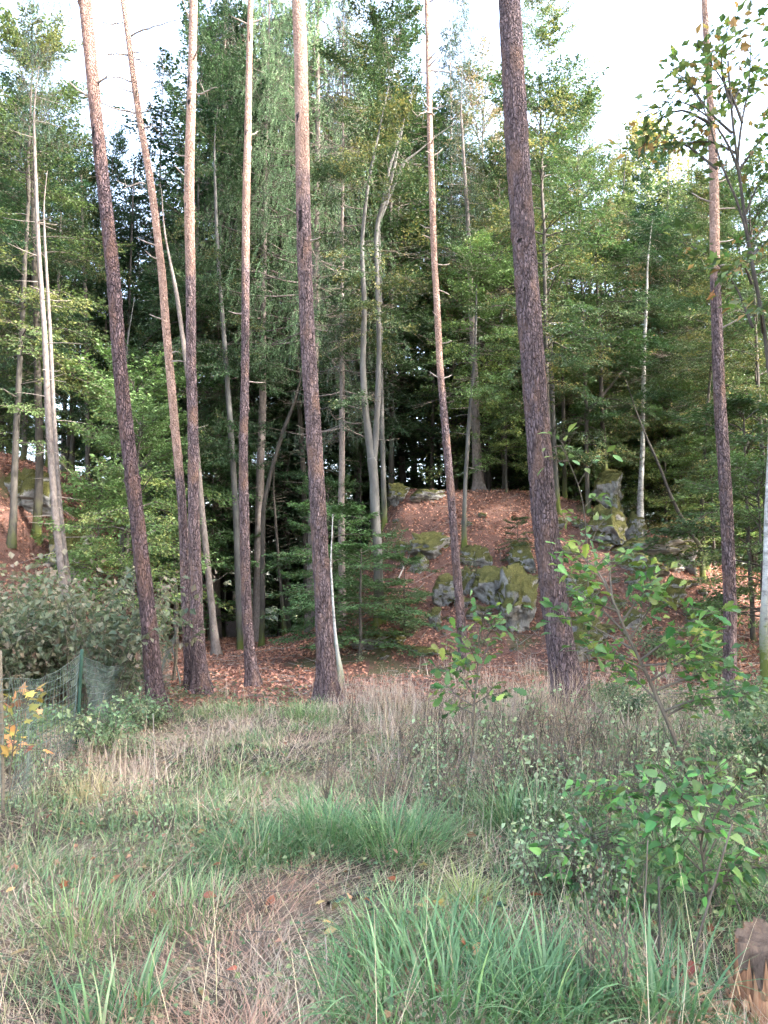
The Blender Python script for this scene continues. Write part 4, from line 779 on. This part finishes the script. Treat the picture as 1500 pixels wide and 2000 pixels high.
sapling('oak_sapling', 'thin young oak standing alone in the dry grass before the slender pine', 'sapling', [(922, 1512), (922, 1450), (925, 1390), (932, 1320), (935, 1260), (938, 1215)], hitD(922, 1512),
    [[(928, 1360), (900, 1320), (870, 1300), (845, 1295)], [(930, 1340), (950, 1300), (975, 1275)], [(934, 1300), (915, 1260), (900, 1240)], [(936, 1270), (950, 1240), (960, 1225)], [(927, 1380), (900, 1370), (885, 1360)], [(930, 1330), (910, 1300), (895, 1290)], [(927, 1375), (950, 1350), (965, 1345)], [(936, 1250), (938, 1220), (935, 1195)], [(926, 1395), (905, 1390), (880, 1385)]], 'oak', .1, OAKG, 22, 2, .013)
sapling('leafy_shoot', 'tall thin shoot with yellow green leaves rising beside the thickest pine', 'sapling', [(1150, 1330), (1150, 1200), (1147, 1080), (1140, 980), (1120, 920), (1095, 870)], 9.5,
    [[(1147, 1080), (1170, 1030), (1190, 1010)], [(1148, 1100), (1120, 1060), (1100, 1035)], [(1142, 990), (1160, 970), (1175, 985)], [(1130, 945), (1150, 905), (1165, 895)], [(1110, 900), (1095, 880), (1080, 862)], [(1146, 1060), (1125, 1020), (1118, 1000)], [(1148, 1120), (1175, 1085), (1200, 1080)], [(1110, 900), (1085, 905), (1075, 890)]], 'ovate', .13, [(128, 150, 86), (140, 158, 96), (108, 138, 84)], 9, 3, .012)
NET = [(100, 142, 76), (84, 126, 70), (118, 156, 86), (76, 112, 64), (140, 164, 98)]
sapling('leafy_shrub', 'big green toothed leaf shrub beside the torn stump', 'shrub', [(1395, 1850), (1385, 1760), (1370, 1660), (1360, 1580)], 3.9,
    [[(1372, 1670), (1320, 1610), (1260, 1580), (1200, 1575)], [(1370, 1650), (1340, 1570), (1310, 1530), (1290, 1520)], [(1365, 1600), (1370, 1540), (1385, 1490)], [(1375, 1690), (1430, 1620), (1480, 1580), (1500, 1560)], [(1378, 1700), (1440, 1680), (1490, 1660)], [(1378, 1710), (1330, 1660), (1280, 1650), (1240, 1640)], [(1380, 1740), (1430, 1730), (1480, 1740)], [(1372, 1680), (1400, 1590), (1440, 1540)], [(1380, 1740), (1330, 1720), (1300, 1690)], [(1385, 1770), (1420, 1780), (1450, 1800)], [(1370, 1650), (1350, 1600), (1330, 1590)], [(1382, 1750), (1400, 1700), (1410, 1640)]], 'toothed', .072, NET, 40, 4, .012, bark=TWIG, jit=.2, droop=-.45)
sapling('leafy_shrub', 'small pale green shrub on reddish stems in the middle of the weeds', 'shrub', [(1170, 1800), (1168, 1760), (1160, 1710), (1150, 1670)], 4.1,
    [[(1165, 1730), (1130, 1690), (1090, 1665), (1070, 1660)], [(1160, 1710), (1140, 1660), (1120, 1640)], [(1160, 1700), (1175, 1660), (1200, 1650)], [(1166, 1740), (1200, 1700), (1215, 1680)], [(1165, 1740), (1130, 1720), (1100, 1705)], [(1155, 1690), (1160, 1650), (1165, 1630)], [(1168, 1755), (1195, 1740), (1215, 1735)], [(1168, 1770), (1150, 1750), (1130, 1750)]], 'toothed', .055, NET, 34, 5, .008, jit=.14, droop=-.3)
sapling('leafy_shrub', 'flat green shrub spreading below the mossy log', 'shrub', [(1285, 1640), (1270, 1600), (1250, 1570)], 4.9,
    [[(1260, 1590), (1200, 1560), (1150, 1540), (1120, 1535)], [(1255, 1580), (1230, 1545), (1200, 1530)], [(1262, 1590), (1300, 1560), (1330, 1550)], [(1265, 1600), (1240, 1590), (1190, 1590)], [(1262, 1590), (1270, 1550), (1290, 1540)]], 'toothed', .065, NET, 40, 6, .009, jit=.2, droop=-.2)
YEL = [(196, 168, 84), (204, 150, 92), (176, 164, 92), (188, 128, 92), (150, 150, 84)]
sapling('maple_sapling', 'small maple with yellow and orange leaves behind the wire fence', 'sapling', [(18, 1590), (20, 1500), (30, 1430), (40, 1370)], 6.0,
    [[(30, 1430), (45, 1390), (60, 1360)], [(32, 1420), (10, 1380), (0, 1360)], [(24, 1470), (50, 1450), (70, 1450)], [(22, 1490), (5, 1470), (-10, 1460)], [(36, 1390), (50, 1365), (65, 1352)], [(26, 1460), (10, 1430), (5, 1410)]], 'maple', .12, YEL, 9, 7, .009, jit=.15, droop=-.5)
MAP = [(92, 114, 66), (78, 102, 62), (106, 124, 70), (128, 136, 74), (100, 120, 70), (160, 130, 84)]
rb = np.random.default_rng(3)
mbr = [[(1470, 640), (1450, 560), (1420, 500), (1390, 470), (1350, 440)], [(1462, 470), (1440, 400), (1400, 330), (1370, 220), (1330, 180), (1300, 160)], [(1445, 340), (1420, 280), (1380, 230), (1320, 200), (1280, 210)], [(1440, 320), (1450, 240), (1470, 160), (1475, 80), (1480, 30)], [(1450, 240), (1430, 180), (1400, 130), (1370, 80)], [(1455, 420), (1480, 360), (1500, 330)], [(1430, 260), (1390, 210), (1350, 130), (1320, 110)], [(1445, 330), (1480, 280), (1510, 260)], [(1430, 210), (1460, 150), (1500, 120)], [(1465, 500), (1500, 470), (1530, 440)], [(1425, 200), (1410, 130), (1420, 60), (1440, 20)], [(1400, 330), (1350, 240), (1300, 230), (1270, 200)], [(1385, 240), (1340, 190), (1300, 200), (1275, 260)], [(1440, 300), (1400, 260), (1360, 250), (1320, 250)], [(1470, 560), (1440, 520), (1410, 560)], [(1490, 650), (1460, 620), (1440, 640)]]
sapling('maple_tree', 'young maple with scattered olive leaves leaning in front of the pinkish pine', 'tree', [(1540, 1500), (1530, 1100), (1512, 800), (1490, 620), (1462, 480), (1445, 350), (1428, 220), (1422, 120)], 8.5, mbr, 'maple', .145, MAP, 60, 8, .04, most=300, spread=2.2, jit=.5, droop=-.5, base=ground(4.45, 8.5), bark=DARKB)

# ------------------------------------------------------------------ bushes and weeds (shared meshes, a thing for every plant)
def bush(seed, H, Rc, n, ll, cols, nl=26, upright=.6, lw=.7):
    r = np.random.default_rng(seed); tw = MB(); lf = MB(); P = []; D = []
    for k in range(n):
        az = r.uniform(0, 6.3); L = H*r.uniform(.6, 1.2); out = r.uniform(.1, 1)*Rc; s = np.linspace(0, 1, 8)
        pts = np.stack([np.cos(az)*out*s**(1.4), np.sin(az)*out*s**1.4, L*(s-(1-upright)*s**2.4*.8)], 1)+A([r.normal(0, .12*Rc), r.normal(0, .12*Rc), 0])+np.cumsum(r.normal(0, .015, (8, 3)), 0); pts[0, 2] = -.03
        tube(tw, pts, np.linspace(.006, .002, 8), 4)
        u = .15+.85*r.random(nl); i = np.minimum((u*7).astype(int), 6); b = pts[i]+(pts[i+1]-pts[i])*(u*7-i)[:, None]; d = unit(r.normal(0, 1, (nl, 3))+A([math.cos(az), math.sin(az), 0])*.5)
        P.append(b+d*r.uniform(.02, .16, (nl, 1))); D.append(unit(d+A([0, 0, -.3])))
    P = np.concatenate(P); D = np.concatenate(D); m = len(P); ls = ll*r.uniform(.6, 1.25, m)
    c = mixcol(np.clip(fbm(P*2, seed, 2)*1.6-.3+r.normal(0, .2, m), 0, 1), cols)*r.uniform(.7, 1.2, (m, 1))
    leaves(lf, P-D*ls[:, None]*.4, D, A([0, 0, 1.])+r.normal(0, .45, (m, 3)), ls, ls*lw, c)
    return tw.mesh('canes', TWIG), lf.mesh('foliage', LEAF, False)
BR = [(82, 98, 72), (100, 112, 80), (120, 122, 92), (142, 128, 104), (132, 106, 90)]; BG = [(84, 110, 74), (104, 130, 82), (126, 146, 98), (148, 150, 104)]; WG = [(112, 138, 92), (136, 158, 108), (156, 170, 124), (168, 160, 120)]
DRY = [(112, 86, 72), (146, 116, 96), (168, 140, 114), (140, 130, 98)]
BU = {'bramble0': bush(801, 1.7, 1.1, 30, .085, BR, 46, .75), 'bramble1': bush(802, 1.5, 1.2, 28, .08, BR, 46, .55), 'bramble2': bush(803, 1.1, .9, 22, .065, BG, 40, .4), 'weed0': bush(804, .5, .22, 7, .05, WG, 12, .9), 'weed1': bush(805, .42, .25, 8, .04, WG, 13, .8),
      'dry0': bush(806, .5, .16, 9, .028, DRY, 18, 1.0, .45), 'dry1': bush(807, .42, .2, 10, .026, DRY, 18, .9, .45), 'fern': bush(808, .5, .5, 14, .05, BG, 30, .35, .4)}
def spot(px, py):
    return ('among the grass tussocks ' if py > 1590 else 'in the rough grass ' if py > 1480 else 'at the back of the rough grass ')+('by the thin young oak' if px < 985 else 'before the thickest pine' if px < 1160 else 'near the crooked young oak' if px < 1340 else 'near the maple stem')
def plant(kind, name, label, cat, group, P, s=1.0, rz=0):
    o = thing(name, label, cat, P, group, rz, (s, s, s))
    for nm, m in zip(('canes', 'foliage'), BU[kind]): c = link(nm, m, o); c['kind'] = 'stuff'
    return o
r = np.random.default_rng(91)
for k in range(26):
    D = r.uniform(8.2, 13.5); px = r.uniform(-120, 250) if D > 9.5 else r.uniform(-160, 130); p = ground(at(px, 1000, D)[0], D)
    plant(['bramble0', 'bramble1', 'bramble0', 'bramble2'][k % 4], 'bramble_bush', ['tall olive brown bramble bush', 'sprawling olive brown bramble', 'tall olive brown bramble bush', 'low greener bramble'][k % 4]+(' close behind the wire fence' if D < 10 else ' at the foot of the leafy bank' if px < 100 else ' near the pale spruce pair'), 'bush', 'brambles behind the fence', p, r.uniform(.8, 1.25), r.uniform(0, 6))
for lab, px, py, kd, s in [('dark leafy bramble at the foot of the dark barked pine', 268, 1425, 'bramble2', .62), ('small bramble right at the roots of the dark barked pine', 305, 1420, 'bramble2', .35), ('bramble sprawling by the green metal post', 200, 1470, 'bramble2', .7), ('dark bramble filling the fence corner', 50, 1500, 'bramble2', .8), ('green shrub between pinkish pine and birch', 1460, 1440, 'bramble2', .9), ('leafy shrub below the outer rocks', 1380, 1330, 'bramble2', 1.0), ('shrub under the crooked young oak', 1240, 1420, 'bramble2', .6),
                           ('shrub climbing on the foot of the rock ledge', 1290, 1290, 'bramble2', .9), ('tangled shrub next to the mossy log', 1400, 1540, 'bramble2', .7), ('fresh green shrub by the maple stem', 1490, 1520, 'bramble2', .8), ('dark ivy tuft under the dense young beech', 800, 1238, 'bramble2', .6), ('low shrub in front of the big rounded boulder', 1200, 1380, 'bramble2', .5)]:
    plant(kd, 'shrub', lab, 'shrub', None, hit(px, py), s, px*.01)
for k in range(84):
    px = r.uniform(830, 1500); py = r.uniform(1395, 1640) if k < 62 else r.uniform(1640, 1800); px = max(px, 1050) if py > 1640 else px
    plant('weed0' if k % 2 else 'weed1', 'leafy_weed', ('taller leafy green weed ' if k % 2 else 'small leaved green weed ')+spot(px, py), 'weed', 'green weeds in the rough grass', hit(px, py), r.uniform(.5, 1.15)*(1 if py < 1600 else .7), r.uniform(0, 6))
for k in range(110):
    px = r.normal(1020, 190); py = r.uniform(1400, 1600)
    plant('dry0' if k % 2 else 'dry1', 'withered_herb', ('upright brown withered herb ' if k % 2 == 0 else 'spreading brown withered herb ')+spot(px, py), 'herb', 'withered herbs in the rough grass', hit(min(max(px, 640), 1500), py), r.uniform(.5, 1.0), r.uniform(0, 6))
for k in range(16):
    plant('weed1', 'leafy_weed', 'low green weed by the fence foot', 'weed', 'low weeds by the fence', hit(r.uniform(10, 330), r.uniform(1440, 1640)), r.uniform(.4, .8), r.uniform(0, 6))
for lab, px, py, kd, s in [('withered brown seed head clump on the grass path', 505, 1790, 'dry1', .5), ('dark withered stalks in front of the stump', 1160, 1960, 'dry0', .85), ('dark withered stalks leaning beside the stump', 1215, 1985, 'dry0', .8), ('tall withered thistle in the middle of the meadow', 420, 1500, 'dry0', .7)]:
    plant(kd, 'withered_herb', lab, 'herb', None, hit(px, py), s, px*.01)

# ------------------------------------------------------------------ grass tussocks
def tussock(label, px, py, rad, L, n, cols, wd=.006, seed=0, lean=.9, name='grass_tussock', one_by_one=False):
    r = np.random.default_rng(900+seed); b = hit(px, py); o = thing(name, label, 'grass', b)
    a = r.uniform(0, 6.3, n); q = np.sqrt(r.random(n))*rad; X = b[0]+np.cos(a)*q; Y = b[1]+np.sin(a)*q; P = gpts(X, Y, -.02)-b
    az = a+r.normal(0, .7, n); ln = L*r.uniform(.55, 1.15, n); le = np.clip(q/rad*lean*.5+r.normal(0, .12, n), 0, 1.2); be = r.uniform(.4, 1.9, n)*lean; c = mixcol(r.random(n), cols)*r.uniform(.75, 1.2, (n, 1))
    if one_by_one:                                # broad blades that the eye can pick apart
        for k in range(n):
            mb = MB(); blades(mb, P[k:k+1], az[k:k+1], ln[k:k+1], A([wd])*r.uniform(.7, 1.35), le[k:k+1], be[k:k+1], c[k:k+1], 7); mb.obj('blade', GRASS, o, smooth=False)
        f_ = n*2; a = r.uniform(0, 6.3, f_); q = np.sqrt(r.random(f_))*rad*1.15; mb = MB(); blades(mb, gpts(b[0]+np.cos(a)*q, b[1]+np.sin(a)*q, -.02)-b, a+r.normal(0, .9, f_), L*r.uniform(.35, .95, f_), wd*r.uniform(.4, .8, f_), np.clip(r.normal(.3, .25, f_), 0, 1.2), r.uniform(.5, 2.0, f_), mixcol(r.random(f_), cols)*r.uniform(.55, 1.05, (f_, 1)), 5); x = mb.obj('fine_blades', GRASS, o, smooth=False); x['kind'] = 'stuff'
    else:
        mb = MB(); blades(mb, P, az, ln, wd*r.uniform(.7, 1.3, n), le, be, c, 6); x = mb.obj('blades', GRASS, o, smooth=False); x['kind'] = 'stuff'
    return o
GG = [(92, 126, 70), (114, 146, 80), (138, 160, 94), (156, 168, 110)]; GC = [(76, 116, 66), (96, 138, 78), (114, 152, 88), (136, 164, 104)]; GB = [(66, 104, 58), (88, 128, 70), (114, 150, 88), (146, 158, 104)]; GY_ = [(150, 158, 78), (172, 172, 88), (128, 146, 72)]
tussock('large clump of broad bright green blades in front of the ivy', 885, 1975, .46, .42, 290, GC, .0125, 1, 1.35, one_by_one=True)
tussock('clump of broad green blades arching towards the stump', 1075, 1990, .24, .42, 130, GC, .0125, 2, 1.35, one_by_one=True)
tussock('few very broad blades arching over the torn stump', 1290, 2010, .12, .5, 40, GC, .014, 3, 1.3, one_by_one=True)
tussock('broad blue green blades standing in the grass by the path', 265, 1975, .10, .34, 26, GB, .012, 4, .8, one_by_one=True)
tussock('arching blue green blades low among straw', 190, 2040, .12, .34, 30, GB, .012, 20, 1.0, one_by_one=True)
tussock('yellow green mop of fine grass beside the ivy', 915, 1770, .12, .30, 220, GY_, .0042, 5, 1.3)
tussock('dark green sedge clump at the edge of the trampled straw', 500, 1672, .26, .38, 460, GB, .0075, 6, 1.35)
tussock('dense green sedge clump beyond the trampled straw', 640, 1640, .36, .42, 560, GB, .008, 7, 1.3)
tussock('green sedge clump with pale herb growing in it', 770, 1660, .30, .42, 460, GB, .008, 8, 1.3)
tussock('sedge clump under the pale green shrub', 1060, 1600, .22, .4, 260, GB, .008, 9, 1.3)
tussock('sedge clump below the flat green shrub', 1290, 1690, .28, .42, 280, GB, .008, 10, 1.3)
tussock('upright sedge clump left of the pale green shrub', 1000, 1610, .18, .4, 220, GB, .008, 11, 1.1)
tussock('straw topped clump by the fence corner', 175, 1560, .18, .42, 180, [(150, 146, 92), (186, 164, 116), (196, 176, 130)], .0055, 12, 1.1)
tussock('light green patch of upright grass below the path', 180, 1830, .3, .26, 260, GG, .0055, 13, .8)
tussock('green grass clump beside the trampled straw', 360, 1790, .25, .24, 220, GG, .0055, 14, .8)
tussock('green grass fringe at the near side of the ivy', 780, 1850, .25, .32, 200, GG, .007, 15, 1.0)
tussock('green tuft at the foot of the scarred pine', 600, 1400, .35, .28, 260, GG, .007, 16, .8)
tussock('bright tuft where the grass path meets the leaves', 440, 1395, .4, .25, 260, GG, .007, 17, .8)
tussock('pale dry grass mop at the foot of the thickest pine', 1085, 1425, .35, .85, 160, [(176, 140, 116), (198, 166, 138), (206, 184, 154)], .0055, 18, .6)
tussock('dry grass mop left of the thin young oak', 780, 1400, .4, .5, 140, [(166, 130, 108), (192, 160, 134), (204, 178, 150)], .0055, 19, .6)

# ------------------------------------------------------------------ wire fence, stump, sticks, fallen leaves
b1, b2, b3 = hit(8, 1592), hit(150, 1468), hit(338, 1338)
def post(label, b, top, w_, m, name='fence_post', tiltx=0):
    h = at(top[0], top[1], b[1]); mb = MB(); P = resample(A([[b[0], b[1], b[2]-.1], (A(b)+h)/2+A([tiltx, 0, 0]), h]), 12); tube(mb, P, w_, 8); o = mb.obj(name, m, offset=b); o.location = tuple(b); return tag(o, label, 'post')
post('slim weathered fence post beside the yellow maple leaves', b1, (0, 1270), .014, GREYWOOD)
post('dark green metal fence post leaning among the brambles', b2, (160, 1268), .017, GREENPAINT)
post('grey broken fence stake behind the dark barked pine', b3, (345, 1225), .03, GREYWOOD, tiltx=.02)
post('thin metal rod next to the broken stake', b3+A([.12, .1, 0]), (332, 1250), .012, WIRE)
def panel(label, a, b, h0, h1, seed, slump=0.0):
    r = np.random.default_rng(seed); L = np.linalg.norm(b[:2]-a[:2]); nv = int(L/.055); mb = MB(); U = np.linspace(0, 1, 40)
    def pt(u, v):
        u = np.asarray(u, float); x = a[0]+(b[0]-a[0])*u; y = a[1]+(b[1]-a[1])*u; hh = (h0+(h1-h0)*u)*(1-slump*np.sin(u*np.pi)); z = height(x, y)+.01+hh*v
        bulge = .06*np.sin(u*9+seed)*np.sin(v*3)+.10*slump*np.sin(u*5+v*4); return np.stack([x+bulge, y+bulge*.5, z], -1)
    for v in np.linspace(0, 1, 13): tube(mb, pt(U, v*np.ones_like(U)), .0024, 4, cap=False)
    for u in np.linspace(0, 1, nv): V = np.linspace(0, 1, 14); tube(mb, pt(u*np.ones_like(V)+.004*np.sin(V*7+u*40), V), .002, 4, cap=False)
    o = mb.obj('wire_mesh', WIRE, offset=a); o.location = tuple(a); return tag(o, label, 'wire fence')
panel('sagging green wire mesh in front of the yellow maple', b1, b2, .95, .92, 1, .08)
panel('crumpled green wire mesh running back to the broken stake', b2, b3, .92, .8, 2, .3)
panel('green wire mesh leading off past the slim fence post', A([b1[0]-1.6, b1[1]-1.2, 0.]), b1, .95, .95, 3, .05)
def stick(label, pts, r0, m=TWIG, name='fallen_stick', lift=.02, cat='stick'):
    P = A([hit(x, y) for x, y in pts])+A([0, 0, lift]); P = resample(P, 14)+np.random.default_rng(int(pts[0][0])).normal(0, .006, (14, 3)); mb = MB(); tube(mb, P, np.linspace(r0, r0*.4, 14), 7); b = P[0]; o = mb.obj(name, m, offset=b); o.location = tuple(b); return tag(o, label, cat)
stick('dark forked stick lying on the grass path', [(462, 1462), (490, 1460), (512, 1466)], .022, DARKB)
stick('dark rotten stick lying by the sedge clumps', [(640, 1775), (700, 1757), (760, 1748)], .02, DARKB)
stick('pale thin branch lying on the red leaves', [(565, 1352), (590, 1344), (625, 1342)], .018, DEADW)
stick('dark branch lying behind the slim pine', [(405, 1322), (440, 1308), (478, 1318)], .02, DARKB)
stick('pale broken branch leaning on the rocks', [(775, 1150), (792, 1112), (801, 1092)], .025, DEADW, lift=.15)
stick('thin grey branch on the slope below the rocks', [(795, 1180), (812, 1165), (830, 1148)], .016, DEADW, lift=.12)
stick('mossy log lying behind the flat green shrub', [(1290, 1535), (1318, 1540), (1350, 1552)], .05, plain_bark('mossy_log', (.05, .05, .015), (.15, .14, .03), 0, 14, 1), 'mossy_log', .03, 'log')
def upright(label, base, top, r0, m=TWIG):
    b = hit(*base); e = at(top[0], top[1], b[1]); P = resample(A([b-A([0, 0, .05]), (b+e)/2+A([.01, 0, 0]), e]), 8); mb = MB(); tube(mb, P, np.linspace(r0, r0*.7, 8), 6); o = mb.obj('dead_stalk', m, offset=b); o.location = tuple(b); return tag(o, label, 'stalk')
upright('straight brown cut stalk standing by the stump', (1283, 1905), (1286, 1712), .006, DARKB)
upright('long leaning green brown stalk over the shrub', (1335, 1900), (1430, 1610), .0055)
upright('second leaning stalk crossing behind the cut one', (1250, 1830), (1265, 1640), .005)
upright('pale seed stem standing alone on the path', (300, 1560), (299, 1395), .004, DEADW)
upright('pale bent stem near the sedge clumps', (632, 1960), (636, 1830), .004, DEADW)
# stump: torn orange wood with a dark flat top
sb = ground(1.53, 3.08); o = thing('tree_stump', 'torn tree stump with splintered orange wood and dark weathered top', 'stump', sb)
r = np.random.default_rng(44); th = np.arange(72)/72*2*math.pi; zz = np.linspace(-.05, 1, 26); topz = .23+.09*fbm(np.stack([np.cos(th)*3, np.sin(th)*3, 0*th], 1), 3)-.16*np.clip(np.cos(th-3.8), 0, 1)*r.random(72)
rad = .17*(1+.5*np.exp(-np.clip(zz, 0, 1)*5))[:, None]*(1+.25*(fbm(np.stack([np.cos(th)[None]*5+0*zz[:, None], np.sin(th)[None]*5+0*zz[:, None], zz[:, None]*1.2+0*th[None]], -1), 8, 4)-.5)+.10*np.sin(th*13+2*np.sin(th*3))[None]*.6)
v = np.stack([np.cos(th)[None]*rad, np.sin(th)[None]*rad, zz[:, None]*topz[None]], -1); i = np.arange(25)[:, None]*72; j = np.arange(72)[None]; k = (j+1) % 72
q = np.stack([i+j, i+k, i+72+k, i+72+j], -1).reshape(-1, 4); cw = mixcol(r.random(72)*.6+.2, [(120, 76, 50), (190, 132, 84), (214, 168, 116)]); MB().add(v.reshape(-1, 3), q, None, np.tile(cw, (25, 1))).obj('torn_side', TORN, o)
rt = np.linspace(.0, 1, 10)[:, None]; tv = np.stack([np.cos(th)[None]*rad[-1]*rt, np.sin(th)[None]*rad[-1]*rt, topz[None]*rt**3+.255*(1-rt**3)+.03*fbm(np.stack([np.cos(th)[None]*rt*6, np.sin(th)[None]*rt*6, 0*th[None]*rt], -1), 5)-.012], -1); i = np.arange(9)[:, None]*72
MB().add(tv.reshape(-1, 3), np.stack([i+j, i+k, i+72+k, i+72+j], -1).reshape(-1, 4), None, lin((112, 88, 66))).obj('weathered_top', TORN, o)
for n_ in range(70):                               # splinters standing off and lying round the foot
    a = r.uniform(2.4, 5.0); R0 = r.uniform(.17, .5); up = R0 < .25; L = r.uniform(.05, .2); L = L*.5 if up else L; wd = r.uniform(.008, .028 if up else .045); mb = MB()
    d = unit(A([math.cos(a)*.25, math.sin(a)*.25, 1]) if up else A([r.normal(), r.normal(), .15])); sd = unit(np.cross(d, A([.3, .2, .5]))); nn = np.cross(d, sd)
    X, Y = math.cos(a)*R0, math.sin(a)*R0; p = A([X, Y, (r.uniform(.02, .16) if up else float(height(sb[0]+X, sb[1]+Y)-sb[2])+.02)])
    vv = [p-sd*wd/2, p+sd*wd/2, p+d*L*.7+sd*wd*.4, p+d*L-sd*wd*.1, p+d*L*.6-sd*wd*.5]; vv = A(vv+[x+nn*.008 for x in vv]); f = [[a_, (a_+1) % 5, (a_+1) % 5+5, a_+5] for a_ in range(5)]
    t_ = [[0, 2, 1], [0, 3, 2], [0, 4, 3], [5, 6, 7], [5, 7, 8], [5, 8, 9]]
    mb.add(vv, f, None, lin((196, 146, 96))*r.uniform(.6, 1.2)); mb.add(vv, None, t_, lin((204, 156, 104))*r.uniform(.6, 1.2)); mb.obj('splinter', TORN, o, smooth=False)
FL = [(176, 112, 80), (160, 98, 74), (184, 140, 108), (190, 164, 100), (146, 96, 78)]
for k in range(90):                                # single fallen leaves that show on the grass
    px, py = (r.uniform(0, 1500), r.uniform(1540, 1990)) if k < 70 else (r.uniform(640, 1010), r.uniform(1770, 1830)); p = hit(px, py)+A([0, 0, r.uniform(.04, .09)]); d = unit(A([r.normal(), r.normal(), r.normal(0, .3)])); nn = A([0, 0, 1.])+r.normal(0, .5, 3)
    kd = ['ovate', 'oak', 'ovate', 'maple', 'ovate'][k % 5]; ivy = k >= 70 and k % 2
    x = put_leaf(None, A([0, 0, 0]), p, d, nn, r.uniform(.05, .085), (70, 92, 80) if ivy else FL[r.integers(0, 5)], kd, r)
    x.name = 'ivy_leaf' if ivy else 'fallen_leaf'
    tag(x, 'dark ivy leaf on the ground behind the big grass clump' if ivy else 'single orange or brown fallen leaf lying on the meadow grass', 'leaf', 'ivy leaves on the ground' if ivy else 'fallen leaves on the grass')

# ------------------------------------------------------------------ small growth on the leafy slope
for k in range(34):
    px, py = r.uniform(660, 1420), r.uniform(1010, 1300)
    plant('fern' if k % 2 else 'weed1', 'fern' if k % 2 else 'leafy_weed', 'small green fern growing on the leafy rock slope' if k % 2 else 'little leafy seedling on the leafy rock slope', 'fern' if k % 2 else 'weed', 'ferns on the rock slope' if k % 2 else 'seedlings on the rock slope', hit(px, py), r.uniform(.5, 1.1), r.uniform(0, 6))
sm = MB()
x = r.uniform(-6, 10, 900); y = r.uniform(11, 22, 900); a = r.uniform(0, 6.3, 900); L = r.uniform(.15, .9, 900); sticks(sm, gpts(x, y, .03), gpts(x+np.cos(a)*L, y+np.sin(a)*L, r.uniform(.02, .08, 900)), .008, .004); t = sm.obj('fallen_branches', DEADW, kind='stuff'); t['label'] = 'thin fallen branches strewn over the leaf litter'; t['category'] = 'twigs'
